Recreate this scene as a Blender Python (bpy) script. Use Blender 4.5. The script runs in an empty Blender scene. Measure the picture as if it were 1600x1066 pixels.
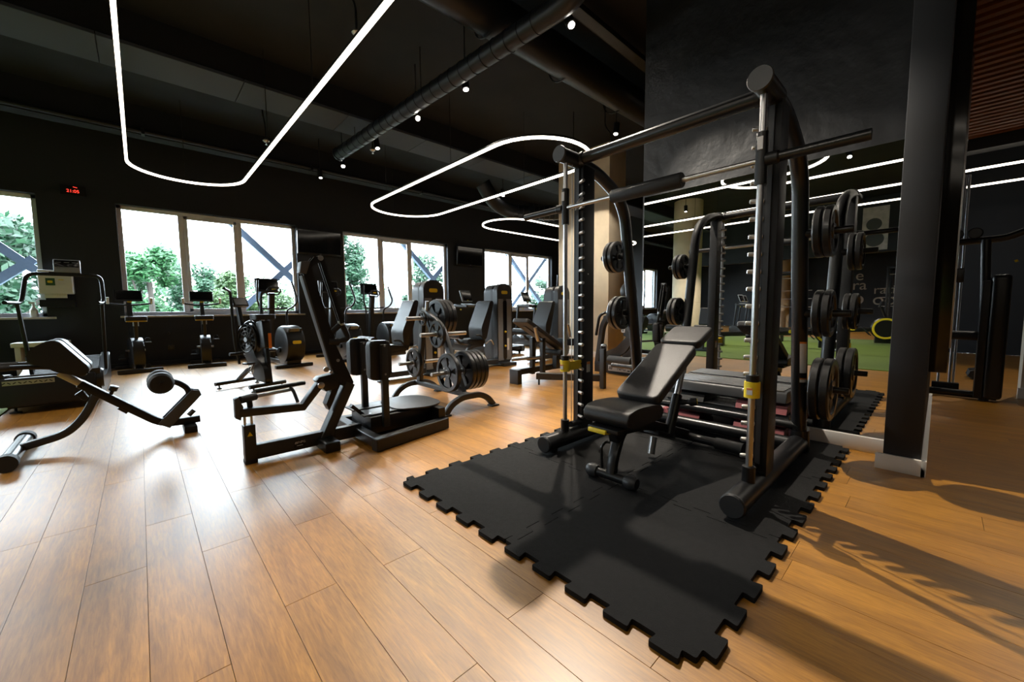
import bpy, bmesh, math, random
from mathutils import Vector as V, Matrix
random.seed(7)
PI = math.pi
SC = bpy.context.scene
COL = SC.collection

# ------------------------------------------------------------------ camera
YAW, PITCH, ROLL, EYE = math.radians(43.0), math.radians(-4.7), math.radians(-0.5), V((0, 0, 1.05))
cam_d = bpy.data.cameras.new('camera'); cam = bpy.data.objects.new('camera', cam_d); COL.objects.link(cam)
fw = V((math.sin(YAW)*math.cos(PITCH), math.cos(YAW)*math.cos(PITCH), math.sin(PITCH)))
r0 = V((math.cos(YAW), -math.sin(YAW), 0)); u0 = r0.cross(fw)
rr = r0*math.cos(ROLL) + u0*math.sin(ROLL); uu = u0*math.cos(ROLL) - r0*math.sin(ROLL)
cam.matrix_world = Matrix(((rr.x, uu.x, -fw.x, EYE.x), (rr.y, uu.y, -fw.y, EYE.y), (rr.z, uu.z, -fw.z, EYE.z), (0, 0, 0, 1)))
cam_d.sensor_fit = 'HORIZONTAL'; cam_d.sensor_width = 36.0; cam_d.lens = 622.0/1600*36; cam_d.clip_start = 0.05; cam_d.clip_end = 400
SC.camera = cam

# ------------------------------------------------------------------ world, exposure
SKY_STRENGTH = 30.0
LED_STRENGTH = 5.4
SPOT_POWER = 230.0
w = bpy.data.worlds.new('overcast_sky'); SC.world = w; w.use_nodes = True
wn = w.node_tree; wn.nodes.clear()
wo = wn.nodes.new('ShaderNodeOutputWorld'); wb = wn.nodes.new('ShaderNodeBackground')
wb.inputs['Color'].default_value = (0.80, 0.91, 1.0, 1); wb.inputs['Strength'].default_value = SKY_STRENGTH
wn.links.new(wb.outputs[0], wo.inputs[0])
SC.view_settings.view_transform = 'Standard'; SC.view_settings.look = 'None'
SC.view_settings.exposure = 0.0; SC.view_settings.gamma = 1.0; SC.view_settings.use_curve_mapping = False
SC.cycles.max_bounces = 8; SC.cycles.diffuse_bounces = 3; SC.cycles.glossy_bounces = 5
SC.cycles.transparent_max_bounces = 12; SC.cycles.sample_clamp_indirect = 5.0; SC.cycles.sample_clamp_direct = 30.0; SC.cycles.caustics_reflective = False
SC.cycles.use_light_tree = True

# window openings in the far wall (x from, x to); sill 0.97, head 3.03
WIN = [(-0.2, 2.8), (3.88, 7.03), (8.5, 11.85), (-4.15, -1.15), (-8.5, -5.4), (-12.85, -9.75)]
WY, WZ0, WZ1 = 10.4, 0.97, 3.03
for i, (a, b) in enumerate(WIN):      # portals only steer the sampling of the sky through the openings
    ld = bpy.data.lights.new('window_portal', 'AREA'); ld.shape = 'RECTANGLE'; ld.size = b-a; ld.size_y = WZ1-WZ0
    ld.cycles.is_portal = True
    lo = bpy.data.objects.new('window_portal', ld); COL.objects.link(lo)
    lo.location = ((a+b)/2, WY+0.29, (WZ0+WZ1)/2); lo.rotation_euler = (-PI/2, 0, 0)

# ------------------------------------------------------------------ materials
def nt(name):
    m = bpy.data.materials.new(name); m.use_nodes = True
    t = m.node_tree; b = t.nodes['Principled BSDF']
    return m, t, b
def N(t, kind, **kw):
    n = t.nodes.new(kind)
    for k, v in kw.items():
        if k in n.inputs.keys(): n.inputs[k].default_value = v
        else: setattr(n, k, v)
    return n
def mat(name, col, rough=.5, metal=0., var=.12, scale=30., bump=0., bscale=200., coat=0., spec=.5, stretch=None, bdist=.004):
    """principled surface with a noise-driven tint, gloss variation and fine relief"""
    m, t, b = nt(name)
    tc = N(t, 'ShaderNodeTexCoord'); mp = N(t, 'ShaderNodeMapping')
    if stretch: mp.inputs['Scale'].default_value = stretch
    t.links.new(tc.outputs['Object'], mp.inputs['Vector'])
    n = N(t, 'ShaderNodeTexNoise', Scale=scale, Detail=3.0)
    t.links.new(mp.outputs[0], n.inputs['Vector'])
    mx = N(t, 'ShaderNodeMix', data_type='RGBA')
    c = V(col[:3])
    mx.inputs[6].default_value = (*[max(0, q*(1-var)) for q in c], 1); mx.inputs[7].default_value = (*[min(1, q*(1+var)) for q in c], 1)
    t.links.new(n.outputs['Fac'], mx.inputs['Factor']); t.links.new(mx.outputs[2], b.inputs['Base Color'])
    mr = N(t, 'ShaderNodeMapRange'); mr.inputs[3].default_value = max(0.02, rough*.88); mr.inputs[4].default_value = min(1, rough*1.12)
    t.links.new(n.outputs['Fac'], mr.inputs[0]); t.links.new(mr.outputs[0], b.inputs['Roughness'])
    b.inputs['Metallic'].default_value = metal; b.inputs['Specular IOR Level'].default_value = spec
    if coat: b.inputs['Coat Weight'].default_value = coat; b.inputs['Coat Roughness'].default_value = .15
    if bump:
        n2 = N(t, 'ShaderNodeTexNoise', Scale=bscale, Detail=4.0); t.links.new(mp.outputs[0], n2.inputs['Vector'])
        bp = N(t, 'ShaderNodeBump', Strength=bump, Distance=bdist); t.links.new(n2.outputs['Fac'], bp.inputs['Height'])
        t.links.new(bp.outputs[0], b.inputs['Normal'])
    return m
def emis(name, col, s):
    m, t, b = nt(name)
    b.inputs['Base Color'].default_value = (*[.6*c for c in col], 1); b.inputs['Emission Color'].default_value = (*col, 1); b.inputs['Emission Strength'].default_value = s
    return m
M = {}
M['black'] = mat('black_powder_coat', (.0065, .0065, .007), .40, 0, var=.06, spec=.4)
M['satin'] = mat('satin_black_tube', (.008, .008, .0085), .30, .0, var=.05, scale=6)
M['dgrey'] = mat('dark_grey_paint', (.026, .027, .029), .42, .0, var=.06)
M['mgrey'] = mat('mid_grey_paint', (.07, .073, .077), .5, .0)
M['lgrey'] = mat('silver_panel', (.26, .275, .29), .5, .3)
M['plastic'] = mat('black_plastic', (.008, .008, .0085), .33)
M['rubber'] = mat('black_rubber', (.008, .008, .008), .6, bump=.3, bscale=400)
M['plate'] = mat('weight_plate_rubber', (.0095, .009, .009), .34, bump=.2, bscale=300, coat=.15)
M['leather'] = mat('black_upholstery', (.0095, .0095, .010), .42, bump=.35, bscale=260)
M['leather_top'] = mat('dark_upholstery_grained', (.024, .022, .022), .45, bump=.4, bscale=220)
M['chrome'] = mat('chrome', (.60, .60, .61), .30, 1., var=.01, scale=2)
M['steel'] = mat('brushed_steel', (.55, .54, .53), .34, 1., var=.03, scale=4)
M['rib'] = mat('ribbed_aluminium', (.42, .42, .43), .36, .9, var=.03, scale=4)
M['yellow'] = mat('yellow_plastic', (.88, .68, .03), .45)
M['yellowpad'] = mat('mustard_trim', (.55, .36, .03), .5)
M['white'] = mat('white_paint', (.78, .78, .77), .45, var=.04)
M['offwhite'] = mat('white_plastic', (.72, .72, .70), .35, var=.04)
M['paper'] = mat('white_label', (.70, .70, .70), .6, var=.05)
M['orange'] = mat('orange_label', (.75, .25, .05), .5)
M['red'] = mat('red_label', (.55, .06, .04), .5)
M['maroon'] = mat('maroon_plastic', (.20, .045, .05), .5, bump=.1)
M['green_print'] = mat('dark_green_print', (.02, .09, .03), .5)
M['wall'] = mat('black_wall_paint', (.0088, .0105, .0140), .62, var=.25, scale=1.2, bump=.1, bscale=60)
M['wall_rough'] = mat('rough_black_plaster', (.0075, .0083, .0100), .45, var=.45, scale=2.5, bump=1.0, bscale=5, bdist=.014)
M['ceil'] = mat('black_ceiling_paint', (.0020, .0028, .0046), .85, var=.3, scale=2)
M['beam'] = mat('grey_beam_paint', (.040, .052, .078), .75, var=.12, scale=3)
M['duct'] = mat('dark_duct_paint', (.008, .0095, .013), .42, .2)
M['concrete'] = mat('beige_concrete', (.66, .56, .41), .75, var=.18, scale=4, bump=.3, bscale=20)
M['beige'] = mat('beige_wall_paint', (.50, .45, .37), .7, var=.06)
M['skirt'] = mat('white_skirting', (.74, .71, .67), .45, var=.06, scale=8)
M['pvc'] = mat('window_frame_pvc', (.84, .86, .95), .35, var=.03)
M['sill'] = mat('stone_sill', (.55, .50, .44), .4, var=.1, scale=15)
M['brace'] = mat('blue_grey_steel', (.16, .21, .29), .5, var=.08)
M['screen'] = mat('dark_screen_glass', (.006, .006, .007), .08)
M['slat'] = mat('brown_wood_slat', (.26, .095, .035), .55, var=.35, scale=6, stretch=(6, .6, 6))
M['glossblack'] = mat('gloss_black', (.012, .012, .013), .12)
M['lilac'] = mat('pale_print', (.62, .58, .68), .5, var=.1, scale=3)
M['pinkprint'] = mat('poster_print', (.62, .54, .56), .55, var=.5, scale=7)
M['mirror'] = mat('mirror_silver', (.86, .87, .87), .0, 1., var=.0)
M['mirror'].node_tree.nodes['Principled BSDF'].inputs['Roughness'].default_value = 0.0
for l in list(M['mirror'].node_tree.links):
    if l.to_socket.name == 'Roughness': M['mirror'].node_tree.links.remove(l)
M['led'] = emis('led_diffuser', (1.0, .89, .74), LED_STRENGTH)
M['lens'] = emis('spot_lens', (1.0, .93, .84), 60)
M['redled'] = emis('red_digit', (1.0, .05, .03), 2.2)
M['amber'] = emis('amber_display', (1.0, .45, .06), 1.2)
M['bldg'] = mat('pale_render', (.75, .74, .72), .8, var=.05)
M['bldgwin'] = mat('far_window', (.030, .036, .045), .6)
M['bark'] = mat('bark', (.028, .022, .016), .85, bump=.5, bscale=20)

def leafmat(name, c1, c2):
    m, t, b = nt(name)
    g = N(t, 'ShaderNodeNewGeometry'); r = N(t, 'ShaderNodeValToRGB')
    r.color_ramp.elements[0].color = (*c1, 1); r.color_ramp.elements[1].color = (*c2, 1)
    t.links.new(g.outputs['Random Per Island'], r.inputs[0]); t.links.new(r.outputs[0], b.inputs['Base Color'])
    b.inputs['Roughness'].default_value = .55
    tr = N(t, 'ShaderNodeBsdfTranslucent'); t.links.new(r.outputs[0], tr.inputs['Color'])
    mx = N(t, 'ShaderNodeMixShader'); mx.inputs[0].default_value = .35
    t.links.new(b.outputs[0], mx.inputs[1]); t.links.new(tr.outputs[0], mx.inputs[2])
    t.links.new(mx.outputs[0], t.nodes['Material Output'].inputs['Surface'])
    return m
M['leaf1'] = leafmat('deep_green_leaves', (.006, .030, .014), (.028, .080, .038))
M['leaf2'] = leafmat('fresh_green_leaves', (.007, .045, .014), (.035, .125, .038))
M['leaf3'] = leafmat('olive_leaves', (.014, .036, .011), (.055, .10, .032))

def glassmat():
    m, t, b = nt('window_glass'); t.nodes.remove(b)
    tr = N(t, 'ShaderNodeBsdfTransparent'); tr.inputs[0].default_value = (.95, .97, .97, 1)
    gl = N(t, 'ShaderNodeBsdfGlossy', Roughness=.02); lw = N(t, 'ShaderNodeLayerWeight', Blend=.5); fr = N(t, 'ShaderNodeMath', operation='POWER'); t.links.new(lw.outputs['Facing'], fr.inputs[0]); fr.inputs[1].default_value = 5.0
    nz = N(t, 'ShaderNodeTexNoise', Scale=2.0); bp = N(t, 'ShaderNodeBump', Strength=.02); t.links.new(nz.outputs[0], bp.inputs['Height']); t.links.new(bp.outputs[0], gl.inputs['Normal'])
    mx = N(t, 'ShaderNodeMixShader'); t.links.new(fr.outputs[0], mx.inputs[0]); t.links.new(tr.outputs[0], mx.inputs[1]); t.links.new(gl.outputs[0], mx.inputs[2])
    t.links.new(mx.outputs[0], t.nodes['Material Output'].inputs['Surface'])
    return m
M['glass'] = glassmat()

PW, PL, PX0 = .178, 1.215, -.0425          # plank width, length, a seam's x
PLANK_OFF = {-2: .365, -1: .965, 0: .17, 1: .927, 2: .316, 3: .881, 4: .29, 5: .943, 6: .52}
def plank_off(i):
    return PLANK_OFF.get(i, (math.sin(i*12.9898+4.1)*43758.5453) % 1.0*PL)
def floormat():
    m, t, b = nt('oak_vinyl_plank')
    g = N(t, 'ShaderNodeNewGeometry')
    # per-plank tone: cell noise stretched to plank size
    oi = N(t, 'ShaderNodeObjectInfo')
    mul = N(t, 'ShaderNodeMath', operation='ADD'); t.links.new(oi.outputs['Random'], mul.inputs[0]); t.links.new(g.outputs['Random Per Island'], mul.inputs[1])
    fr = N(t, 'ShaderNodeMath', operation='FRACT'); t.links.new(mul.outputs[0], fr.inputs[0])
    mp = N(t, 'ShaderNodeMapping'); mp.inputs['Scale'].default_value = (1.0, .09, 1.0)
    t.links.new(g.outputs['Position'], mp.inputs['Vector'])
    off = N(t, 'ShaderNodeVectorMath', operation='SCALE'); off.inputs[0].default_value = (3.1, 17.0, 0); t.links.new(fr.outputs[0], off.inputs['Scale'])
    add = N(t, 'ShaderNodeVectorMath', operation='ADD'); t.links.new(mp.outputs[0], add.inputs[0]); t.links.new(off.outputs[0], add.inputs[1])
    n1 = N(t, 'ShaderNodeTexNoise', Scale=110.0, Detail=6.0, Roughness=.65, Distortion=.4); t.links.new(add.outputs[0], n1.inputs['Vector'])
    n2 = N(t, 'ShaderNodeTexNoise', Scale=9.0, Detail=5.0, Distortion=1.2); t.links.new(add.outputs[0], n2.inputs['Vector'])
    r1 = N(t, 'ShaderNodeValToRGB'); e = r1.color_ramp.elements
    e[0].position = .34; e[0].color = (.27, .112, .0095, 1); e[1].position = .66; e[1].color = (.45, .205, .020, 1)
    t.links.new(n1.outputs['Fac'], r1.inputs[0])
    r2 = N(t, 'ShaderNodeValToRGB'); e = r2.color_ramp.elements
    e[0].position = .28; e[0].color = (.66, .62, .58, 1); e[1].position = .62; e[1].color = (1.06, 1.06, 1.05, 1)
    t.links.new(n2.outputs['Fac'], r2.inputs[0])
    mx = N(t, 'ShaderNodeMix', data_type='RGBA', blend_type='MULTIPLY'); mx.inputs['Factor'].default_value = 1
    t.links.new(r1.outputs[0], mx.inputs[6]); t.links.new(r2.outputs[0], mx.inputs[7])
    hv = N(t, 'ShaderNodeHueSaturation'); mr = N(t, 'ShaderNodeMapRange'); mr.inputs[3].default_value = .90; mr.inputs[4].default_value = 1.08
    t.links.new(fr.outputs[0], mr.inputs[0]); t.links.new(mr.outputs[0], hv.inputs['Value']); t.links.new(mx.outputs[2], hv.inputs['Color'])
    t.links.new(hv.outputs[0], b.inputs['Base Color'])
    mr2 = N(t, 'ShaderNodeMapRange'); mr2.inputs[3].default_value = .38; mr2.inputs[4].default_value = .48
    t.links.new(n1.outputs['Fac'], mr2.inputs[0]); t.links.new(mr2.outputs[0], b.inputs['Roughness'])
    b.inputs['Specular IOR Level'].default_value = .5; b.inputs['Coat Weight'].default_value = .75; b.inputs['Coat Roughness'].default_value = .38; b.inputs['Coat IOR'].default_value = 1.5
    bp = N(t, 'ShaderNodeBump', Strength=.12, Distance=.002); t.links.new(n1.outputs['Fac'], bp.inputs['Height']); t.links.new(bp.outputs[0], b.inputs['Normal'])
    return m
M['floor'] = floormat()
M['groove'] = mat('plank_joint', (.06, .03, .015), .8)
M['mat'] = mat('rubber_mat', (.0065, .0065, .0068), .8, var=.2, scale=40, bump=.8, bscale=420, spec=.2)
def turfmat():
    m = mat('green_turf', (.11, .17, .018), .9, var=.35, scale=120, bump=.9, bscale=300); return m
M['turf'] = turfmat()
M['ground'] = mat('outdoor_ground', (.018, .03, .010), .9, var=.4, scale=.5)

# ------------------------------------------------------------------ mesh helpers
def fillet(pts, rad, n=5, closed=False):
    """round the corners of a polyline (2-D or 3-D)"""
    P = [V(p) for p in pts]; out = []; L = len(P)
    for i, p in enumerate(P):
        if not closed and i in (0, L-1): out.append(p); continue
        a, b = P[i-1], P[(i+1) % L]
        d1, d2 = (a-p), (b-p); r = min(rad, d1.length*.49, d2.length*.49)
        if r < 1e-6: out.append(p); continue
        s, e = p+d1.normalized()*r, p+d2.normalized()*r
        for k in range(n+1):
            t = k/n; out.append(s*(1-t)**2 + p*2*t*(1-t) + e*t*t)
    return out
class MB:
    def __init__(s): s.bm = bmesh.new()
    def _bev(s, verts, b, seg):
        ed = list({e for v in verts for e in v.link_edges})
        bmesh.ops.bevel(s.bm, geom=ed, offset=b, segments=seg, affect='EDGES', profile=.6, clamp_overlap=True)
    def box(s, x0, x1, y0, y1, z0, z1, b=0, seg=2):
        return s.obox(((x0+x1)/2, (y0+y1)/2, (z0+z1)/2), (abs(x1-x0), abs(y1-y0), abs(z1-z0)), None, b, seg)
    def obox(s, c, size, rot=None, b=0, seg=2):
        m = Matrix.Translation(V(c))
        if rot is not None:
            m = m @ (rot.to_4x4() if isinstance(rot, Matrix) else Matrix.Rotation(rot[2], 4, 'Z') @ Matrix.Rotation(rot[1], 4, 'Y') @ Matrix.Rotation(rot[0], 4, 'X'))
        m = m @ Matrix.Diagonal((*size, 1))
        r = bmesh.ops.create_cube(s.bm, size=1, matrix=m)
        if b: s._bev(r['verts'], b, seg)
        return s
    def bar(s, p, q, w, h, b=0, side=None, seg=1):
        """rectangular bar from p to q; w across 'side', h across the third axis"""
        p, q = V(p), V(q); z = (q-p); L = z.length; z.normalize()
        sd = V(side) if side is not None else (V((0, 1, 0)) if abs(z.y) < .9 else V((1, 0, 0)))
        x = (sd - z*sd.dot(z)).normalized(); y = z.cross(x)
        return s.obox((p+q)/2, (w, h, L), Matrix((x, y, z)).transposed(), b, seg)
    def sweep(s, pts, prof, closed=False, caps=True, up=None):
        P = [V(p) for p in pts]; n = len(P); rings = []
        tang = []
        for i in range(n):
            if closed: t = P[(i+1) % n]-P[i-1]
            else: t = P[min(i+1, n-1)]-P[max(i-1, 0)]
            tang.append(t.normalized())
        ref = V(up) if up is not None else (V((0, 0, 1)) if abs(tang[0].z) < .9 else V((1, 0, 0)))
        x = tang[0].cross(ref).normalized()
        for i in range(n):
            x = (x - tang[i]*x.dot(tang[i])).normalized(); y = x.cross(tang[i])
            rings.append([s.bm.verts.new(P[i]+x*a+y*b) for a, b in prof])
        m = len(prof)
        for i in range(n if closed else n-1):
            A, B = rings[i], rings[(i+1) % n]
            for k in range(m):
                try: s.bm.faces.new((A[k], A[(k+1) % m], B[(k+1) % m], B[k]))
                except ValueError: pass
        if not closed and caps:
            s.bm.faces.new(rings[0][::-1]); s.bm.faces.new(rings[-1])
        return s
    def tube(s, pts, r, seg=12, bend=0, closed=False, n=6):
        if bend: pts = fillet(pts, bend, n, closed)
        prof = [(r*math.cos(2*PI*k/seg), r*math.sin(2*PI*k/seg)) for k in range(seg)]
        return s.sweep(pts, prof, closed)
    def rtube(s, pts, w, h, rad=.01, bend=0, n=6, up=None):
        """rounded rectangular section swept along pts"""
        if bend: pts = fillet(pts, bend, n)
        prof = [(p.x, p.y) for p in fillet([(-w/2, -h/2), (w/2, -h/2), (w/2, h/2), (-w/2, h/2)], rad, 2, True)]
        return s.sweep(pts, prof, up=up)
    def cyl(s, p, q, r, seg=16, r2=None):
        return s.lathe([(0, 0), (r, 0), (r if r2 is None else r2, (V(q)-V(p)).length), (0, (V(q)-V(p)).length)], p, V(q)-V(p), seg)
    def lathe(s, prof, o, axis=(0, 0, 1), seg=20):
        z = V(axis).normalized(); x = z.orthogonal().normalized(); y = z.cross(x); o = V(o); rings = []
        for r, h in prof:
            if r < 1e-6: rings.append([s.bm.verts.new(o+z*h)])
            else: rings.append([s.bm.verts.new(o+z*h+(x*math.cos(2*PI*k/seg)+y*math.sin(2*PI*k/seg))*r) for k in range(seg)])
        for A, B in zip(rings, rings[1:]):
            for k in range(seg):
                k2 = (k+1) % seg
                f = [A[0] if len(A) == 1 else A[k]] + ([] if len(A) == 1 else [A[k2]]) + ([B[0]] if len(B) == 1 else [B[k2], B[k]])
                if len(f) > 2:
                    try: s.bm.faces.new(f)
                    except ValueError: pass
        return s
    def ball(s, c, r, seg=14, sz=(1, 1, 1)):
        m = Matrix.Translation(V(c)) @ Matrix.Diagonal((r*sz[0], r*sz[1], r*sz[2], 1))
        bmesh.ops.create_uvsphere(s.bm, u_segments=seg, v_segments=seg//2+2, radius=1, matrix=m); return s
    def prism(s, poly, a, b, plane='xz', bev=0, seg=2, M=None):
        f = {'xz': lambda u, v, d: (u, d, v), 'yz': lambda u, v, d: (d, u, v), 'xy': lambda u, v, d: (u, v, d)}[plane]
        lo = [s.bm.verts.new(f(p[0], p[1], a)) for p in poly]; hi = [s.bm.verts.new(f(p[0], p[1], b)) for p in poly]
        n = len(poly); s.bm.faces.new(lo[::-1]); s.bm.faces.new(hi)
        for k in range(n): s.bm.faces.new((lo[k], lo[(k+1) % n], hi[(k+1) % n], hi[k]))
        if M is not None: bmesh.ops.transform(s.bm, matrix=M, verts=lo+hi)
        if bev:
            rim = [e for e in {e for v in lo+hi for e in v.link_edges} if (e.verts[0] in lo) == (e.verts[1] in lo)]
            bmesh.ops.bevel(s.bm, geom=rim, offset=bev, segments=seg, affect='EDGES', profile=.6, clamp_overlap=True)
        return s
    def build(s, name, m, parent=None, ang=35, label=None):
        bmesh.ops.recalc_face_normals(s.bm, faces=s.bm.faces)
        me = bpy.data.meshes.new(name); s.bm.to_mesh(me); s.bm.free()
        me.materials.append(M[m] if isinstance(m, str) else m)
        me.shade_smooth(); me.set_sharp_from_angle(angle=math.radians(ang))
        o = bpy.data.objects.new(name, me); COL.objects.link(o)
        if parent is not None: o.parent = parent
        if label: o['label'] = label
        return o
def tag(o, label=None, cat=None, group=None, kind=None):
    for k, v in (('label', label), ('category', cat), ('group', group), ('kind', kind)):
        if v: o[k] = v
    return o
def thing(name, label, cat, loc=(0, 0, 0), rz=0, group=None):
    o = bpy.data.objects.new(name, None); COL.objects.link(o); o.empty_display_size = .1
    o.location = loc; o.rotation_euler = (0, 0, rz)
    return tag(o, label, cat, group)
def struct(name, label=None, parent=None):
    o = bpy.data.objects.new(name, None); COL.objects.link(o); o.empty_display_size = .1; o['kind'] = 'structure'
    if label: o['label'] = label
    return o
def copy_tree(o, parent=None):
    c = o.copy(); COL.objects.link(c); c.parent = parent
    for ch in [x for x in KIDS.get(o.name, [])]: copy_tree(ch, c)
    return c
KIDS = {}
def index_kids():
    KIDS.clear()
    for o in bpy.data.objects:
        if o.parent: KIDS.setdefault(o.parent.name, []).append(o)
def clone(o, loc, rz, label, group=None):
    index_kids()
    c = copy_tree(o); c.location = loc; c.rotation_euler = (0, 0, rz); c['label'] = label
    if group: c['group'] = group
    return c
def text(s, name, m, size, loc, rot, parent=None, depth=.0015, align='CENTER', flip=False):
    cu = bpy.data.curves.new(name, 'FONT'); cu.body = s; cu.size = size; cu.extrude = depth; cu.align_x = align; cu.align_y = 'CENTER'
    tmp = bpy.data.objects.new(name+'_tmp', cu); COL.objects.link(tmp)
    bpy.context.view_layer.update()
    me = bpy.data.meshes.new_from_object(tmp.evaluated_get(bpy.context.evaluated_depsgraph_get()))
    bpy.data.objects.remove(tmp); bpy.data.curves.remove(cu)
    if flip: me.transform(Matrix.Diagonal((-1, 1, 1, 1)))
    me.materials.clear(); me.materials.append(M[m])
    o = bpy.data.objects.new(name, me); COL.objects.link(o); o.location = loc; o.rotation_euler = rot
    if parent is not None: o.parent = parent
    return o
# ================================================================== the setting
RX0, RX1, RY0, RY1, CZ = -16.0, 13.0, -6.0, WY, 4.33
fl = MB().box(RX0, RX1, RY0, RY1+.3, -.12, -.006).build('floor', 'groove'); tag(fl, 'orange oak plank floor of the gym', kind='structure')
TURF = (-8.5, -1.1)
def depth_of(x, y):
    d = V((x, y, 0))-EYE; z = d.dot(fw); 
    if z < .3: return None
    return 800+622*d.dot(rr)/z, 533-622*d.dot(uu)/z, z
cands = []; rest = []
i0, i1 = math.floor((RX0-PX0)/PW), math.ceil((RX1-PX0)/PW)
for i in range(i0, i1):
    xa, xb = PX0+i*PW, PX0+(i+1)*PW
    xa, xb = max(xa, RX0), min(xb, RX1)
    if xb <= xa+.01: continue
    if xa > TURF[0]-.02 and xb < TURF[1]+.02: continue
    o = plank_off(i); j = math.floor((RY0-o)/PL)
    while o+j*PL < RY1:
        ya, yb = max(o+j*PL, RY0), min(o+(j+1)*PL, RY1); j += 1
        if yb-ya < .02: continue
        cx, cy = (xa+xb)/2, (ya+yb)/2
        p = depth_of(cx, cy); q = depth_of(cx, ya) or p
        full = abs(xb-xa-PW) < 1e-4 and abs(yb-ya-PL) < 1e-4
        hidden = (1.15 < cx < 3.75 and .45 < cy < 2.2) or (cx > 3.4 and cy < .9) 
        if p and full and not hidden and -100 < p[0] < 1700 and p[1] < 1500: cands.append((p[2], cx, cy))
        else: rest.append((xa, xb, ya, yb))
cands.sort(); rest += [(c[1]-PW/2, c[1]+PW/2, c[2]-PL/2, c[2]+PL/2) for c in cands[290:]]
G = .0007
pm = None
for k, (d, cx, cy) in enumerate(cands[:290]):
    if pm is None:
        o = MB().box(-PW/2+G, PW/2-G, -PL/2+G, PL/2-G, -.006, 0, b=.0006, seg=1).build('plank', 'floor', fl); pm = o.data
    else:
        o = bpy.data.objects.new('plank', pm); COL.objects.link(o); o.parent = fl
    o.location = (cx, cy, 0)
mb = MB()
for xa, xb, ya, yb in rest:
    v = [mb.bm.verts.new(p) for p in ((xa+G, ya+G, 0), (xb-G, ya+G, 0), (xb-G, yb-G, 0), (xa+G, yb-G, 0))]
    mb.bm.faces.new(v)
    u = [mb.bm.verts.new((q.co.x, q.co.y, -.006)) for q in v]
    for k in range(4): mb.bm.faces.new((v[k], u[k], u[(k+1) % 4], v[(k+1) % 4]))
tag(mb.build('plank_field', 'floor', fl), kind='stuff')
tf = MB().box(TURF[0], TURF[1], RY0+.1, 9.0, -.004, .014, b=.002).build('turf', 'turf'); tag(tf, 'strip of short green artificial turf beside the plank floor', 'turf', kind='stuff')

# far wall with window openings
mb = MB(); xs = sorted(WIN)
mb.box(RX0, RX1, WY, WY+.3, 0, WZ0); mb.box(RX0, RX1, WY, WY+.3, WZ1, CZ)
prev = RX0
for a, b in xs:
    mb.box(prev, a, WY, WY+.3, WZ0, WZ1); prev = b
mb.box(prev, RX1, WY, WY+.3, WZ0, WZ1)
tag(mb.build('wall_far', 'wall'), 'black painted wall with the row of windows', kind='structure')
tag(MB().box(RX1, RX1+.2, RY0, RY1+.3, 0, CZ).build('wall_right', 'wall'), 'black end wall behind the concrete column', kind='structure')
tag(MB().box(RX0-.2, RX0, RY0, RY1+.3, 0, CZ).build('wall_left', 'wall'), 'black wall at the far end of the turf hall', kind='structure')
tag(MB().box(RX0, RX1, RY0-.2, RY0, 0, CZ).build('wall_near', 'wall'), 'black wall behind the camera', kind='structure')
tag(MB().box(RX0, RX1, RY0, RY1+.3, CZ, CZ+.15).build('ceiling', 'ceil'), 'black painted ceiling with exposed ducts', kind='structure')
# partition that carries the mirror, with its pier
tag(MB().box(3.765, 6.15, .03, 2.09, 0, CZ).build('wall_partition', 'wall_rough'), 'rough black plaster partition holding the mirror', kind='structure')
tag(MB().box(3.45, 3.764, .03, .2, 0, CZ, b=.006).build('wall_pier', 'wall'), 'black pier at the right end of the mirror', kind='structure')
tag(MB().box(3.735, 3.764, .2, 2.09, 0, .11, b=.004).build('baseboard_mirror', 'skirt'), 'white skirting board under the mirror', kind='structure')
mb = MB().box(3.425, 3.449, .005, .235, 0, .10, b=.003); mb.box(3.425, 6.15, .003, .029, 0, .10, b=.003)
tag(mb.build('baseboard_pier', 'skirt'), 'white skirting around the foot of the black pier', kind='structure')
tag(MB().box(RX0, RX1, WY-.02, WY, 0, .08, b=.003).build('baseboard_far', 'black'), 'black skirting below the windows', kind='structure')
# beige return wall and dark back wall of the side bay
mb = MB().box(7.1, 7.35, -3.4, -.66, 0, CZ)
tag(mb.build('wall_bay', 'beige'), 'beige wall end at the right edge with white skirting', kind='structure')
tag(MB().box(7.075, 7.1, -3.4, -.64, 0, .12, b=.003).build('baseboard_bay', 'skirt'), 'white skirting of the beige wall end', kind='structure')
# slatted timber ceiling over the side bay
sl = struct('trim_slats', 'dropped ceiling of brown timber slats over the side bay')
n = 0; x = 4.2
proto = None
while x < 9.1:
    if proto is None: proto = MB().box(-.035, .035, -2.0, 2.0, -.04, .04).build('slat', 'slat', sl); o = proto
    else: o = bpy.data.objects.new('slat', proto.data); COL.objects.link(o); o.parent = sl
    o.location = (x, -2.02, 3.49); x += .145; n += 1
tag(MB().box(4.1, 9.1, -4.05, 0, 3.62, 3.66).build('slat_backing', 'ceil', sl))
tag(MB().box(9.1, 9.35, -5.9, .6, 3.3, CZ).build('trim_1', 'wall'), 'black downstand beam closing the slatted ceiling', kind='structure')
# painted beam made of cladding panels
bm_ = struct('trim_2', 'pale grey clad beam crossing the black ceiling')
x = RX0; k = 0
while x < RX1-.1:
    L = min(1.32, RX1-x)
    MB().box(x+.004, x+L-.004, 6.2, 6.86, 3.95, 3.99, b=.003, seg=1).build('panel', 'beam', bm_); x += L
MB().box(RX0, RX1, 6.22, 6.84, 3.99, CZ).build('beam_core', 'ceil', bm_)
tag(MB().box(RX0, RX1, 8.9, 9.15, 3.88, CZ).build('trim_3', 'ceil'), 'dark downstand beam next to the window wall', kind='structure')

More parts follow.
